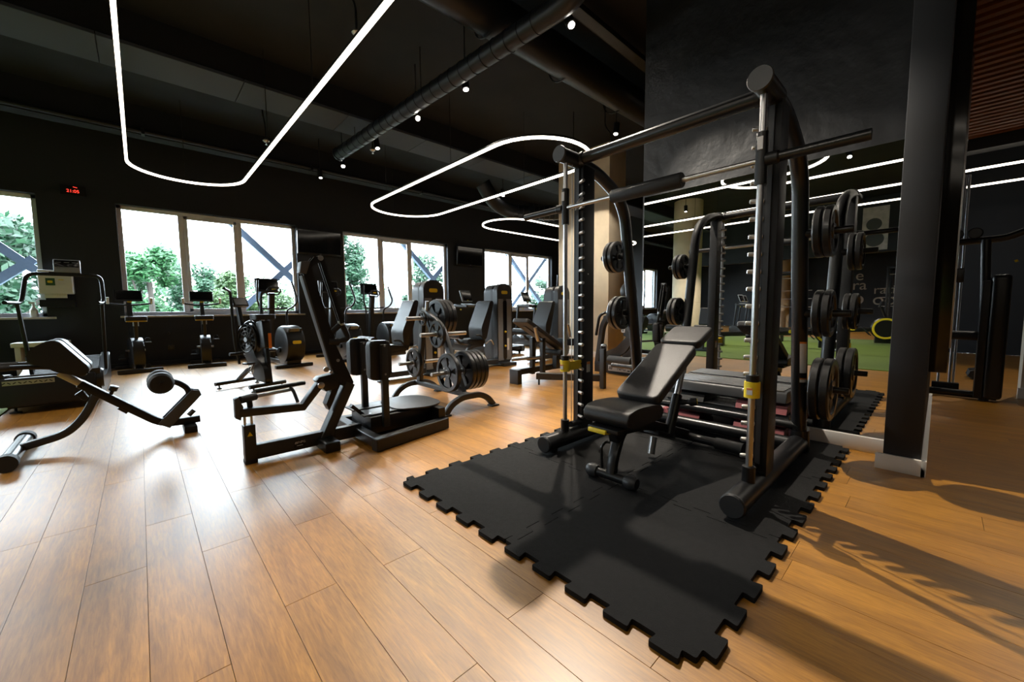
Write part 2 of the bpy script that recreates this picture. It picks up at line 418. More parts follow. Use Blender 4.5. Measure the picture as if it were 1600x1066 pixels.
tag(MB().box(-9.3, -9.0, -5.9, 6.6, 2.66, CZ).build('trim_4', 'wall'), 'deep black bulkhead beyond the turf, seen in the mirror', kind='structure')
# windows
def window(n, a, b, mull, label):
    st = struct('window_%d' % n, label)
    y0, y1 = WY+.12, WY+.19
    fr = MB()
    fr.box(a, b, y0, y1, WZ0, WZ0+.07, b=.006); fr.box(a, b, y0, y1, WZ1-.07, WZ1, b=.006)
    fr.box(a, a+.07, y0, y1, WZ0, WZ1, b=.006); fr.box(b-.07, b, y0, y1, WZ0, WZ1, b=.006)
    fr.build('window_frame', 'pvc', st)
    edges = [a+.07]+[x for m_ in mull for x in (m_-.045, m_+.045)]+[b-.07]
    for m_ in mull: MB().box(m_-.045, m_+.045, y0, y1, WZ0+.07, WZ1-.07, b=.006).build('mullion', 'pvc', st)
    for k in range(0, len(edges), 2):
        p = MB().box(edges[k], edges[k+1], y0+.03, y0+.036, WZ0+.07, WZ1-.07).build('pane', 'glass', st)
        if k == 2:       # one opening sash per window
            s_ = MB(); e0, e1 = edges[k], edges[k+1]
            for q in ((e0, e0+.06, WZ0+.07, WZ1-.07), (e1-.06, e1, WZ0+.07, WZ1-.07), (e0, e1, WZ0+.07, WZ0+.13), (e0, e1, WZ1-.13, WZ1-.07)):
                s_.box(q[0], q[1], y0-.015, y0+.028, q[2], q[3], b=.005)
            s = s_.build('sash', 'pvc', st)
            MB().box(e0+.02, e0+.04, y0-.055, y0-.02, 1.85, 2.02, b=.006).build('handle', 'offwhite', s)
    MB().box(a-.06, b+.10, WY-.06, WY+.13, WZ0-.035, WZ0, b=.004).build('window_sill', 'sill', st)
    return st
window(1, *WIN[0], (.72, 1.70), 'three pane window behind the upright bikes')
window(2, *WIN[1], (4.89, 5.82), 'three pane window behind the ellipticals')
window(3, *WIN[2], (9.72, 10.65), 'three pane window nearest the concrete column')
window(4, *WIN[3], (-3.1, -2.1), 'window at the left edge above the spray bottle')
window(5, *WIN[4], (-7.5, -6.4), 'window above the turf seen in the mirror')
window(6, *WIN[5], (-11.8, -10.8), 'farthest window seen in the mirror')

# ------------------------------------------------------------------ mirror
mr = thing('wall_mirror', 'large frameless mirror on the black partition behind the rack', 'mirror', (3.765, 1.14, .11))
MB().box(-.012, -.001, -.935, .93, 0, 2.03, b=.002, seg=1).build('mirror_sheet', 'mirror', mr)
# wall-hung panel on the pier's passage side, seen edge-on
pn = thing('wall_panel', 'tall black framed panel hung on the passage side of the pier', 'panel', (3.85, .03, .60))
MB().box(0, 2.2, -.085, 0, 0, 3.0, b=.004).build('frame', 'glossblack', pn)
MB().box(2.2, 2.26, -.13, 0, 0, 3.0, b=.006).build('edge_strip', 'steel', pn)
# ================================================================== overhead
def stadium(xa, xb, ya, yb, n=18):
    r = (xb-xa)/2; c = (xa+xb)/2; pts = []
    for k in range(n+1): a = PI*k/n; pts.append((c+r*math.cos(a), yb-r+r*math.sin(a)*1.0))
    for k in range(n+1): a = PI+PI*k/n; pts.append((c+r*math.cos(a), ya+r+r*math.sin(a)))
    return pts
def led(name, outline, z, label, cables):
    t = thing(name, label, 'light', (0, 0, z), 0, 'suspended LED loops')
    pts = [(p[0], p[1], 0) for p in outline]
    pr = [(-.015, -.016), (.015, -.016), (.015, .012), (-.015, .012)]
    MB().sweep(pts, pr, closed=True, up=(0, 0, 1)).build('diffuser', 'led', t, ang=50)
    pr2 = [(-.017, .013), (.017, .013), (.017, .035), (-.017, .035)]
    MB().sweep(pts, pr2, closed=True, up=(0, 0, 1)).build('housing', 'black', t, ang=50)
    for x, y in cables: MB().cyl((x, y, .03), (x, y, CZ-z), .004, 6).build('suspension_cable', 'black', t)
    return t
ZL = 3.10; S = ZL-1.05
def loop_y(xa, xb, ya, yb, ex=1.15):
    """stadium along Y with slightly flattened ends as in the fixtures"""
    return stadium(xa, xb, ya, yb)
led('led_loop', loop_y(0.0*S, .655*S, .55*S, 4.04*S), ZL, 'long LED loop at upper left, nearest the camera', [(.325*S, 4.03*S), (0, 6), (.655*S, 6), (0, 4.2), (.655*S, 4.2)])
led('led_loop', loop_y(1.665*S, 2.39*S, 1.56*S, 4.0*S), ZL, 'LED loop over the machines behind the rack', [(2.03*S, 4.0*S), (1.665*S, 2.4*S), (2.39*S, 2.4*S), (1.665*S, 3.4*S)])
o = [(p[1], p[0]) for p in stadium(3.25*S, 3.92*S, 3.0*S, 5.9*S)]
led('led_loop', o, ZL, 'LED loop running along the window wall by the concrete column', [(3.3*S, 3.92*S), (4.6*S, 3.25*S)])
led('led_loop', loop_y(-3.4, -2.07, -3.0, 8.3), ZL, 'LED loop above the turf, seen only in the mirror', [(-3.4, 4), (-2.07, 4)])
led('led_loop', loop_y(-1.0, .42, -4.5, 2.75), ZL+.12, 'LED loop behind the camera, its end seen in the mirror', [(-1.0, 0), (.42, 0)])
led('led_loop', loop_y(9.45, 10.75, -5.2, .4), ZL, 'LED loop of the side bay beyond the pier', [(9.45, -2), (10.75, -2)])

def spot(x, y, z, aim, label, power=SPOT_POWER, size=62):
    t = thing('ceiling_spot', label, 'spotlight', (x, y, z), 0, 'black can spotlights on the ceiling')
    d = (V(aim)-V((x, y, z))).normalized(); c = V((0, 0, 0))
    MB().cyl(c-d*.16, c, .045, 18).build('can', 'black', t)
    MB().cyl(c-d*.004, c+d*.003, .030, 18).build('lens', 'lens', t)
    st = c-d*.1
    MB().tube([st, st+V((0, 0, .08)), (st.x, st.y, CZ-z)], .008, 6).build('stem', 'black', t)
    ld = bpy.data.lights.new('spot_beam', 'SPOT'); ld.energy = power; ld.spot_size = math.radians(size); ld.spot_blend = .35; ld.color = (1, .90, .76); ld.shadow_soft_size = .018
    lo = bpy.data.objects.new('spot_beam', ld); COL.objects.link(lo); lo.parent = t; lo.location = d*.024; lo.rotation_euler = d.to_track_quat('-Z', 'Y').to_euler()
    return t
# unit ground position times (z - 1.05)
q = 3.6-1.05
spot(1.184*q, .946*q, 3.6, (2.35, .25, .0), 'brightest ceiling spot, at the top above the smith machine', 760, 80)
spot(1.156*q, 1.534*q, 3.6, (2.9, 3.2, 0), 'ceiling spot below the round duct, pointing straight down')
spot(1.134*q, 1.927*q, 3.6, (1.7, .5, 0), 'glaring ceiling spot left of the downward one', 300, 85)
spot(1.148*q, 2.444*q, 3.6, (3.0, 5.4, 0), 'ceiling spot beside the open end of the round duct')
spot(1.105*q, 2.902*q, 3.6, (2.4, 5.6, .3), 'small ceiling spot above the tall mast machine')
spot(1.07*q, 3.262*q, 3.6, (2.9, 8.0, 0), 'farthest small ceiling spot near the window wall')
spot(5.3, 3.4, 3.6, (4.6, 3.3, .2), 'ceiling spot above the leg press behind the rack', 420, 80)
spot(6.2, 6.9, 3.6, (5.4, 5.4, .2), 'ceiling spot above the weight stack towers')
spot(5.6, 4.4, 3.6, (7.0, 5.0, 1.8), 'added ceiling spot brightening the concrete column', 260, 60)  # extra lamp added to lift the column's brightness, not a known fixture
spot(-1.6, 1.2, 3.6, (1.0, .3, 0), 'ceiling spot behind the camera, seen only in the mirror', 60, 70)
spot(5.6, -1.3, 3.3, (4.6, -.5, .1), 'ceiling spot of the side bay under the timber slats', 120, 75)
spot(8.2, -.9, 3.3, (8.0, -.5, .1), 'inner ceiling spot of the side bay under the timber slats', 150, 80)
spot(-5.0, 2.8, 3.6, (-4.5, 3.0, 0), 'added ceiling spot brightening the turf strip', 420, 110)  # added fill lamp so the mirrored turf isn't too dark
spot(-3.4, 4.8, 3.6, (-3.2, 4.6, 0), 'added ceiling spot brightening the turf by the padded benches', 360, 110)  # second lamp added only to light the turf for the mirror
spot(-10.5, 3.4, 3.6, (-10.8, 3.2, 0), 'added ceiling spot brightening the hall before the training rigs', 500, 120)  # lamp added to brighten the mirrored hall past the turf

# ducts
t = thing('spiral_duct', 'dark spiral duct running away beneath the ceiling beam', 'duct', (2.66, 7.15, 3.7))
MB().tube([(0, 0, 0), (.2, -4.2, .0), (.24, -5.0, .0), (.25, -5.1, CZ-3.7)], .098, 20, bend=.3).build('duct_pipe', 'duct', t)
for k in range(26):
    f = k/26*1.1; MB().lathe([(.098, -.006), (.104, -.004), (.104, .004), (.098, .006)], (.2*f, -4.2*f, 0), (.0476, -1, 0), 20).build('seam_ring', 'duct', t)
MB().lathe([(.098, 0), (.11, 0), (.11, .03), (.098, .03)], (0, 0, 0), (.0476, -1, 0), 20).build('collar', 'duct', t)
for f in (.15, .6): MB().cyl((.2*f, -4.2*f, .09), (.2*f, -4.2*f, CZ-3.7), .006, 6).build('hanger', 'black', t)
t = thing('supply_duct', 'large black duct crossing overhead above the rack', 'duct', (1.0, 3.35, 4.06))
MB().cyl((0, 0, 0), (7.5, -.15, 0), .2, 24).build('duct_pipe', 'duct', t)
for k in range(6): MB().lathe([(.2, -.01), (.212, -.01), (.212, .01), (.2, .01)], (.6+1.2*k, 0, 0), (1, -.02, 0), 24).build('seam_ring', 'duct', t)
t = thing('cable_tray', 'black cable tray beside the large overhead duct', 'tray', (1.0, 2.75, 4.12))
MB().box(0, 7.6, -.06, .06, 0, .012).build('tray_base', 'black', t)
for s in (-.06, .06): MB().box(0, 7.6, s-.004, s+.004, 0, .06).build('tray_side', 'black', t)
t = thing('flexible_duct', 'ribbed black flexible duct hanging before the LED loop by the column', 'duct', (6.2, 7.1, 3.32))
MB().tube([(-.35, .1, .55), (-.1, .05, .2), (.4, 0, 0), (1.0, -.45, 0), (2.0, -1.4, .05)], .17, 18, bend=.3).build('duct_pipe', 'duct', t)
for k in range(9):
    f = k/9; MB().lathe([(.17, -.012), (.185, -.006), (.185, .006), (.17, .012)], (.45+.85*f, -.05-.7*f, .0), (.75, -.66, 0), 18).build('rib', 'duct', t)
t = thing('ceiling_pipe', 'thin black pipe along the top of the window wall', 'pipe', (RX0+.2, 8.8, 3.9))
MB().cyl((0, 0, 0), (RX1-RX0-.4, 0, 0), .035, 10).build('pipe', 'duct', t)
for k in range(10): MB().box(2.5*k+1, 2.5*k+1.04, -.045, .09, -.045, .045).build('clip', 'black', t)
for k, (x, y, z, lab) in enumerate(((1.53, 6.94, 3.55, 'sprinkler head hanging beside the big LED loop'), (1.63, 3.82, 3.6, 'sprinkler head at the top beside the LED line'), (2.9, 6.35, 3.6, 'sprinkler head behind the duct end'), (5.76, 3.78, 3.6, 'sprinkler head above the rack crossbar'))):
    t = thing('sprinkler', lab, 'sprinkler', (x, y, z), 0, 'ceiling sprinklers')
    MB().lathe([(0, .02), (.03, .02), (.045, .0), (.03, -.015), (.012, -.02), (0, -.02)], (0, 0, 0), (0, 0, 1), 14).build('rose', 'steel', t)
    MB().tube([(0, 0, .02), (0, 0, .25), (.0, .12, .4), (.0, .12, CZ-z)], .011, 8, bend=.08).build('drop_hose', 'black', t)
    MB().lathe([(0, 0), (.012, 0), (.008, -.03), (.018, -.035), (0, -.037)], (0, 0, -.02), (0, 0, 1), 10).build('head', 'chrome', t)

# ================================================================== outside
tag(MB().box(-60, 70, 11.2, 120, -4.2, -4.0).build('ground', 'ground'), 'ground outside the windows', kind='structure')
for k, (x, lab) in enumerate(((2.65, 'crossed steel braces outside the window behind the bikes'), (6.84, 'crossed steel braces outside the window behind the weight towers'), (11.1, 'crossed steel braces outside the window by the column'), (-1.5, 'steel braces meeting outside the window at the left edge'), (-5.8, 'crossed steel braces outside a window seen in the mirror'), (-10.1, 'crossed steel braces outside the farthest window in the mirror'))):
    t = thing('facade_brace', lab, 'brace', (x, 11.0, 2.0), 0, 'steel braces of the facade')
    MB().bar((-1.7, 0, 1.72), (1.7, 0, -1.72), .12, .135, side=(0, 1, 0)).build('brace_bar', 'brace', t)
    for sx in (-1.62, 1.62): MB().box(sx-.06, sx+.06, -.27, 0, 1.58, 1.70).build('fixing_bracket', 'brace', t)
    if k == 3: MB().bar((-1.7, .01, -1.75), (.2, .01, 0.0), .12, .135, side=(0, 1, 0)).build('brace_bar', 'brace', t)
    else: MB().bar((-1.7, .01, -1.72), (1.7, .01, 1.72), .12, .135, side=(0, 1, 0)).build('brace_bar', 'brace', t)
def tree(label, x, y, r, zc, hz, n, m, seed, leaf=.13):
    rnd = random.Random(seed); t = thing('tree', label, 'tree', (x, y, -4))
    b = MB(); zc += 4
    clumps = []
    for k in range(26):
        a, e = rnd.uniform(0, 2*PI), rnd.uniform(-.9, 1); rad = rnd.uniform(.35, .95)
        clumps.append((V((r*rad*math.cos(a)*math.sqrt(1-e*e*.8), r*rad*math.sin(a)*math.sqrt(1-e*e*.8), zc+hz*e*.9)), rnd.uniform(.22, .42)*min(r, hz)))
    for k in range(n):
        c, cr = clumps[rnd.randrange(26)]
        d = V((rnd.gauss(0, 1), rnd.gauss(0, 1), rnd.gauss(0, 1))).normalized()*cr*rnd.random()**.4
        p = c+d; s = leaf*rnd.uniform(.6, 1.3)
        a = V((rnd.gauss(0, 1), rnd.gauss(0, 1), rnd.gauss(0, .6))).normalized(); bb = a.orthogonal().normalized()
        v = [b.bm.verts.new(p-a*s), b.bm.verts.new(p+bb*s*.5), b.bm.verts.new(p+a*s), b.bm.verts.new(p-bb*s*.5)]
        b.bm.faces.new(v)
    o = b.build('crown', m, t); o['kind'] = 'stuff'
    tr = MB().tube([(0, 0, 0), (.1, .05, zc*.5), (0, 0, zc+hz*.5)], r*.07, 9)
    for k in range(7):
        c = clumps[k*3][0]; tr.tube([(0, 0, zc*.7), c*.6+V((0, 0, zc*.3)), c], r*.025, 6)
    tr.build('trunk', 'bark', t)
    return t
tree('dense bushy tree filling the window at the left edge', -2.9, 15.3, 1.85, 1.0, 2.7, 17000, 'leaf1', 1, .11)
tree('lower shrub under the left edge window', -6.3, 13.2, 1.2, .3, 1.6, 4000, 'leaf3', 2, .10)
tree('bright green tree in the left pane behind the first bike', .35, 20.5, 1.25, .85, 2.6, 11000, 'leaf2', 3, .10)
tree('round green tree behind the first window mullion', 2.0, 26.0, 1.5, .8, 2.6, 9000, 'leaf1', 4, .12)
tree('olive tree in the middle pane of the bike window', 2.95, 20.6, 1.05, .5, 2.2, 8500, 'leaf3', 5, .10)
tree('small tree in the right pane of the bike window', 5.6, 25, 1.5, .1, 2.3, 8000, 'leaf3', 6, .12)
tree('low tree at the left side of the bike window', -1.9, 25, 1.5, .3, 2.2, 7000, 'leaf1', 7, .12)
tree('tall tree in the left pane behind the elliptical', 6.7, 18.2, 1.35, 2.5, 3.6, 13000, 'leaf1', 8, .11)
tree('round tree behind the first weight tower', 13.3, 22, 1.7, 1.9, 2.4, 11000, 'leaf1', 9, .12)
tree('small pale tree outside the window by the column', 25.0, 22.5, 1.5, 1.9, 1.9, 5000, 'leaf1', 10, .14)
tree('tree outside a window seen in the mirror', -8.6, 18, 1.9, 1.2, 3.2, 7000, 'leaf1', 11, .14)
tree('tree outside the farthest window in the mirror', -13.9, 19, 2.0, 1.6, 3.2, 7000, 'leaf3', 12, .14)
def hedge(label, x, y, w, seed):
    rnd = random.Random(seed); t = thing('hedge', label, 'hedge', (x, y, -4)); b = MB()
    for k in range(11000):
        p = V((rnd.uniform(-w, w), rnd.uniform(-.8, .8), 6.9*rnd.random()**.6+.3*math.sin(rnd.uniform(0, 6)))); s_ = rnd.uniform(.07, .15)
        a = V((rnd.gauss(0, 1), rnd.gauss(0, 1), rnd.gauss(0, .6))).normalized(); bb = a.orthogonal().normalized()
        b.bm.faces.new([b.bm.verts.new(p-a*s_), b.bm.verts.new(p+bb*s_*.5), b.bm.verts.new(p+a*s_), b.bm.verts.new(p-bb*s_*.5)])
    o = b.build('foliage', 'leaf2', t); o['kind'] = 'stuff'
    st = MB()
    for k in range(9): st.tube([(-w+.25*w*k, 0, 0), (-w+.25*w*k+.1, .1, 3.4)], .05, 6)
    st.build('stems', 'bark', t)
hedge('clipped hedge low behind the bike window', 2.2, 29.0, 5.0, 21)
hedge('clipped hedge low behind the elliptical window', 11.5, 30.5, 3.6, 22)
# distant apartment building and low annex
t = thing('apartment_building', 'pale apartment building far behind the trees in the bike window', 'building', (0, 62, -4))
MB().box(-3.2, 4.4, 0, 8, 0, 12.2).build('wall', 'bldg', t); MB().box(-3.5, 4.7, -.3, 8, 12.2, 12.6).build('cornice', 'bldg', t); MB().box(-2.4, 3.4, 1, 7, 12.6, 13.6).build('attic', 'bldg', t)
for r in range(4):
    for c in range(5):
        f = MB().box(-2.7+1.45*c, -1.9+1.45*c, -.06, .05, 1.4+2.8*r, 2.8+2.8*r).build('window', 'bldgwin', t)
        MB().box(-2.75+1.45*c, -1.85+1.45*c, -.14, .02, 1.28+2.8*r, 1.4+2.8*r).build('ledge', 'bldg', f)
t = thing('annex_house', 'low grey house behind the elliptical in the second window', 'house', (11.2, 26, -4))
MB().box(-1.6, 1.7, 0, 3, 0, 5.2).build('wall', 'bldg', t); MB().prism([(-1.8, 5.2), (1.9, 5.2), (1.5, 6.4), (-1.2, 6.4)], -.2, 3.2, 'xz').build('roof', 'mgrey', t)
for c in range(4): MB().box(-1.4+.8*c, -.9+.8*c, -.05, .05, 3.9, 4.9).build('window', 'bldgwin', t)
# ================================================================== rack area (world coordinates)
def wb(mb, name, m, parent, **k):
    o = mb.build(name, m, parent, **k); r = parent
    loc = V((0, 0, 0))
    while r is not None: loc += V(r.location); r = r.parent
    o.data.transform(Matrix.Translation(-loc)); return o

# ---- interlocking rubber mat tiles
def edge_curve(P, Q, nrm, n, d=.042):
    P, Q, nrm = V(P), V(Q), V(nrm); L = (Q-P).length; u = (Q-P)/L; p = L/n; out = [P]
    for k in range(n):
        s = k*p
        out += [P+u*(s+.26*p), P+u*(s+.21*p)+nrm*d, P+u*(s+.79*p)+nrm*d, P+u*(s+.74*p)]
    return out
XS = [1.13, 2.02, 2.91, 3.715]; YS = [.43, 1.27, 2.18]
def xline(i, j): return edge_curve((XS[i], YS[j]), (XS[i], YS[j+1]), (-1, 0), 5)        # along Y at XS[i]
def yline(i, j): return edge_curve((XS[i], YS[j]), (XS[i+1], YS[j]), (0, -1), 5)        # along X at YS[j]
nm = {(0, 0): 'rubber mat tile at the front corner nearest the camera', (1, 0): 'rubber mat tile under the near rack foot', (2, 0): 'rubber mat tile at the near rear corner by the skirting',
      (0, 1): 'rubber mat tile at the left front corner', (1, 1): 'rubber mat tile under the far rack foot', (2, 1): 'rubber mat tile behind the bench under the step platforms'}
for i in range(3):
    for j in range(2):
        a, b, c, d = yline(i, j), (xline(i+1, j) if i < 2 else [V((XS[3], YS[j])), V((XS[3], YS[j+1]))]), yline(i, j+1), xline(i, j)
        if i == 2: b = [V((XS[3], YS[j]))]
        poly = a + (b if i < 2 else b)
        poly = a + (b[:] if i < 2 else b) + [V((XS[i+1], YS[j+1]))] + c[:0:-1] + [V((XS[i], YS[j+1]))] + d[:0:-1]
        pl = []
        for p in poly:
            if not pl or (p-pl[-1]).length > 1e-4: pl.append(p)
        pl = fillet(pl, .008, 2, True)
        cx, cy = (XS[i]+XS[i+1])/2, (YS[j]+YS[j+1])/2
        pl = [((p.x-cx)*.9955, (p.y-cy)*.9955) for p in pl]
        o = MB().prism(pl, 0, .020, 'xy').build('mat_tile', 'mat'); o.location = (cx, cy, .0005)
        tag(o, nm[(i, j)], 'mat', 'interlocking black rubber mat tiles')
MZ = .0205      # top of the mat

# ---- smith machine
sm = thing('smith_machine', 'black smith machine with chrome guide rods and a padded bar, in front of the mirror', 'smith machine', (2.6, 1.24, MZ))
YN, YF = .63, 1.85; TUBE = .058
for y, s in ((YN, -1), (YF, 1)):
    b = wb(MB().tube([(2.02, y, .092), (3.34, y, .092)], TUBE, 20), 'base_tube', 'satin', sm)
    wb(MB().lathe([(0, -.004), (TUBE-.004, -.004), (TUBE+.002, .004), (TUBE+.002, .012)], (2.02, y, .092), (1, 0, 0), 24), 'end_cap', 'dgrey', b)
    for x in (2.12, 3.25): wb(MB().cyl((x, y, MZ), (x, y, .05), .034, 14), 'rubber_foot', 'rubber', b)
    # rear post that bows forward into the top tube
    wb(MB().tube([(3.36, y, .05), (3.015, y, 1.93), (2.62, y, 2.085), (2.36, y, 2.105)], .046, 18, bend=.36, n=10), 'rear_post', 'satin', sm)
    wb(MB().cyl((3.365, y, MZ+.012), (3.345, y, .19), .062, 18), 'post_foot', 'satin', sm)
    # top knuckle with round cap facing the room
    wb(MB().cyl((2.19, y, 2.11), (2.44, y, 2.11), .050, 20), 'top_knuckle', 'black', sm)
    wb(MB().lathe([(0, 0), (.053, 0), (.056, .006), (.056, .014), (.05, .016)], (2.178, y, 2.11), (1, 0, 0), 28), 'knuckle_cap', 'mgrey', sm)
    # upright channel
    up = wb(MB().box(2.405, 2.545, y-.042, y+.042, .13, 2.10, b=.006), 'upright', 'black', sm)
    wb(MB().box(2.392, 2.406, y-.012, y+.012, .2, 2.06), 'peg_strip', 'dgrey', up)
    for k in range(20):
        z = .235+.0905*k
        wb(MB().lathe([(0, 0), (.012, 0), (.012, .058), (.009, .063), (0, .063)], (2.396, y-s*.022, z), (-.5, -s*.87, 0), 10), 'hook_peg', 'steel', up)
    for z in (.28, .62, 1.3, 1.95): wb(MB().lathe([(.006, 0), (.005, .003), (0, .003)], (2.47, y-s*.042, z), (0, -s, 0), 8), 'bolt', 'steel', up)
    wb(MB().tube([(2.315, y-s*.012, .19), (2.315, y-s*.012, 2.08)], .003, 6), 'counter_cable', 'steel', sm)
    # guide rod
    wb(MB().cyl((2.255, y, .14), (2.255, y, 2.12), .0155, 16), 'guide_rod', 'chrome', sm)
    wb(MB().cyl((2.255, y, .13), (2.255, y, .225), .031, 18), 'rod_socket', 'black', sm)
    wb(MB().cyl((2.30, y-s*.02, .185), (2.41, y-s*.02, .185), .022, 14), 'pulley_mount', 'black', sm)
    # bar carriage
    wb(MB().cyl((2.255, y, 1.64), (2.255, y, 1.885), .027, 18), 'carriage', 'plastic', sm)
    wb(MB().box(2.224, 2.230, y-.012, y+.012, 1.80, 1.86), 'warning_sticker', 'paper', sm)
    wb(MB().prism([(2.31, 1.74), (2.35, 1.76), (2.40, 1.84), (2.385, 1.855), (2.33, 1.80)], y-s*.05, y-s*.04, 'xz'), 'bar_hook', 'steel', sm)
    wb(MB().lathe([(0, 0), (.03, 0), (.03, .05), (.022, .06), (0, .06)], (2.255, y+s*.02, 1.755), (0, s, 0), 18), 'sleeve_collar', 'black', sm)
    wb(MB().cyl((2.255, y+s*.06, 1.755), (2.255, y+s*.40, 1.755), .0235, 18), 'bar_sleeve', 'satin', sm)
    # adjustable yellow safety stop
    st = wb(MB().cyl((2.255, y, .587), (2.255, y, .668), .036, 20), 'safety_stop', 'yellow', sm, label='yellow safety stop clamped on the guide rod')
    wb(MB().cyl((2.255, y, .669), (2.255, y, .702), .030, 18), 'stop_collar', 'plastic', st)
    wb(MB().box(2.214, 2.219, y-.013, y+.013, .605, .64), 'stop_label', 'paper', st)
    wb(MB().box(2.213, 2.2145, y-.013, y+.013, .63, .64), 'stop_label_band', 'orange', st)
    wb(MB().prism([(2.27, .595), (2.41, .595), (2.41, .62), (2.395, .632), (2.41, .645), (2.40, .66), (2.27, .66)], y-s*.034, y-s*.026, 'xz'), 'stop_arm', 'yellow', st)
    wb(MB().box(2.46, 2.50, y-s*.044, y-s*.042, .56, .64), 'instruction_label', 'paper', up)
    wb(MB().box(2.46, 2.50, y-s*.045, y-s*.0435, .62, .64), 'label_band', 'orange', up)
# linking tubes
wb(MB().tube([(2.38, YN, 2.11), (2.38, YF, 2.11)], .040, 20), 'top_crossbar', 'satin', sm)
for y in (YN+.06, YF-.06): wb(MB().lathe([(.04, -.012), (.047, -.012), (.047, .012), (.04, .012)], (2.38, y, 2.11), (0, 1, 0), 20), 'crossbar_ring', 'black', sm)
wb(MB().tube([(3.25, YN, .10), (3.25, YF, .10)], .044, 18), 'rear_crossbar', 'satin', sm)
wb(MB().tube([(3.31, YN, .215), (3.31, YF, .215)], .028, 16), 'rear_stretcher', 'satin', sm)
# bar with neck pad
bar = wb(MB().cyl((2.255, YN+.02, 1.755), (2.255, YF-.02, 1.755), .0145, 16), 'bar', 'chrome', sm)
wb(MB().lathe([(0, 0), (.038, 0), (.042, .006), (.042, .444), (.038, .45), (0, .45)], (2.255, 1.015, 1.755), (0, 1, 0), 20), 'neck_pad', 'rubber', bar)
# warning labels on the near rear post
lp = lambda z: 3.36-(3.36-3.015)*(z-.05)/1.88
for z0, z1, m in ((.60, .80, 'paper'), (.80, .812, 'orange'), (.535, .555, 'paper'), (.555, .565, 'orange')):
    b = MB()
    for k in range(6):
        a0, a1 = PI+.25+.16*k, PI+.25+.16*(k+1)
        v = [b.bm.verts.new((lp(z)+.0468*math.cos(a), YN+.0468*math.sin(a), z)) for a, z in ((a0, z0), (a1, z0), (a1, z1), (a0, z1))]
        b.bm.faces.new(v)
    wb(b, 'post_label', m, sm)
# storage horns
HORNS = {('near', 0): (.50, YN, -1), ('near', 1): (1.0, YN, -1), ('near', 2): (1.50, YN, -1), ('far', 1): (1.0, YF, 1), ('far', 2): (1.49, YF, 1), ('far', 0): (.5, YF, 1)}
for (w_, k), (z, y, s) in HORNS.items():
    x = lp(z)
    h = wb(MB().lathe([(.036, .02), (.022, .075), (.022, .26), (.018, .265), (0, .265)], (x, y, z), (0, s, 0), 16), 'storage_horn', 'satin', sm)

# ---- weight plates
PLATE_CACHE = {}
def plate_mesh(R, T, spokes=3):
    key = (round(R, 3), round(T, 3), spokes)
    if key in PLATE_CACHE: return PLATE_CACHE[key]
    b = MB(); r1 = R*.80; r2 = R*.30; h = T/2
    b.lathe([(r1, -h), (R-.008, -h), (R, -h+.008), (R, h-.008), (R-.008, h), (r1, h), (r1-.004, h-.006), (r1-.004, -h+.006), (r1, -h)], (0, 0, 0), (1, 0, 0), 36)
    b.lathe([(.026, -h*.9), (r2, -h*.9), (r2+.006, 0), (r2, h*.9), (.026, h*.9), (.026, -h*.9)], (0, 0, 0), (1, 0, 0), 24)
    for k in range(spokes):
        a = 2*PI*k/spokes+PI/2; w0, w1 = R*.16, R*.34
        pol = [(r2*.8, -w0), (r1+.002, -w1), (r1+.002, w1), (r2*.8, w0)]
        b.prism(fillet(pol, .012, 2, True), -h*.55, h*.55, 'yz', bev=.004, seg=1, M=Matrix.Rotation(a, 4, 'X'))
    o = b.build('plate_tmp', 'plate'); me = o.data; bpy.data.objects.remove(o)
    b = MB().lathe([(.0235, -h*.95), (.030, -h*.95), (.030, h*.95), (.0235, h*.95), (.0235, -h*.95)], (0, 0, 0), (1, 0, 0), 20)
    o = b.build('sleeve_tmp', 'steel'); ms = o.data; bpy.data.objects.remove(o)
    PLATE_CACHE[key] = (me, ms); return me, ms
def plate(c, axis, R, T, label, group, spin=None, spokes=5):
    me, ms = plate_mesh(R, T, spokes)
    o = bpy.data.objects.new('weight_plate', me); COL.objects.link(o); o.location = c
    q = V((1, 0, 0)).rotation_difference(V(axis)); sp = Matrix.Rotation(random.uniform(0, 2*PI) if spin is None else spin, 4, 'X')
    o.rotation_euler = (q.to_matrix().to_4x4() @ sp).to_euler()
    s = bpy.data.objects.new('hub_sleeve', ms); COL.objects.link(s); s.parent = o
    return tag(o, label, 'weight plate', group)
lev = {0: 'lowest', 1: 'middle', 2: 'top'}
for (w_, k), (z, y, s) in HORNS.items():
    if (w_, k) == ('far', 0): continue
    R = {('near', 0): .205, ('near', 1): .150, ('near', 2): .155, ('far', 1): .150, ('far', 2): .135}[(w_, k)]
    x = lp(z); T = .05 if k == 0 else .042
    for q in range(2):
        plate((x, y+s*(.105+q*(T+.006)), z), (0, s, 0), R, T, '%s black weight plate on the %s storage horn of the rack\'s %s rear post' % (('inner', 'outer')[q], lev[k], w_), 'plates stored on the smith machine')

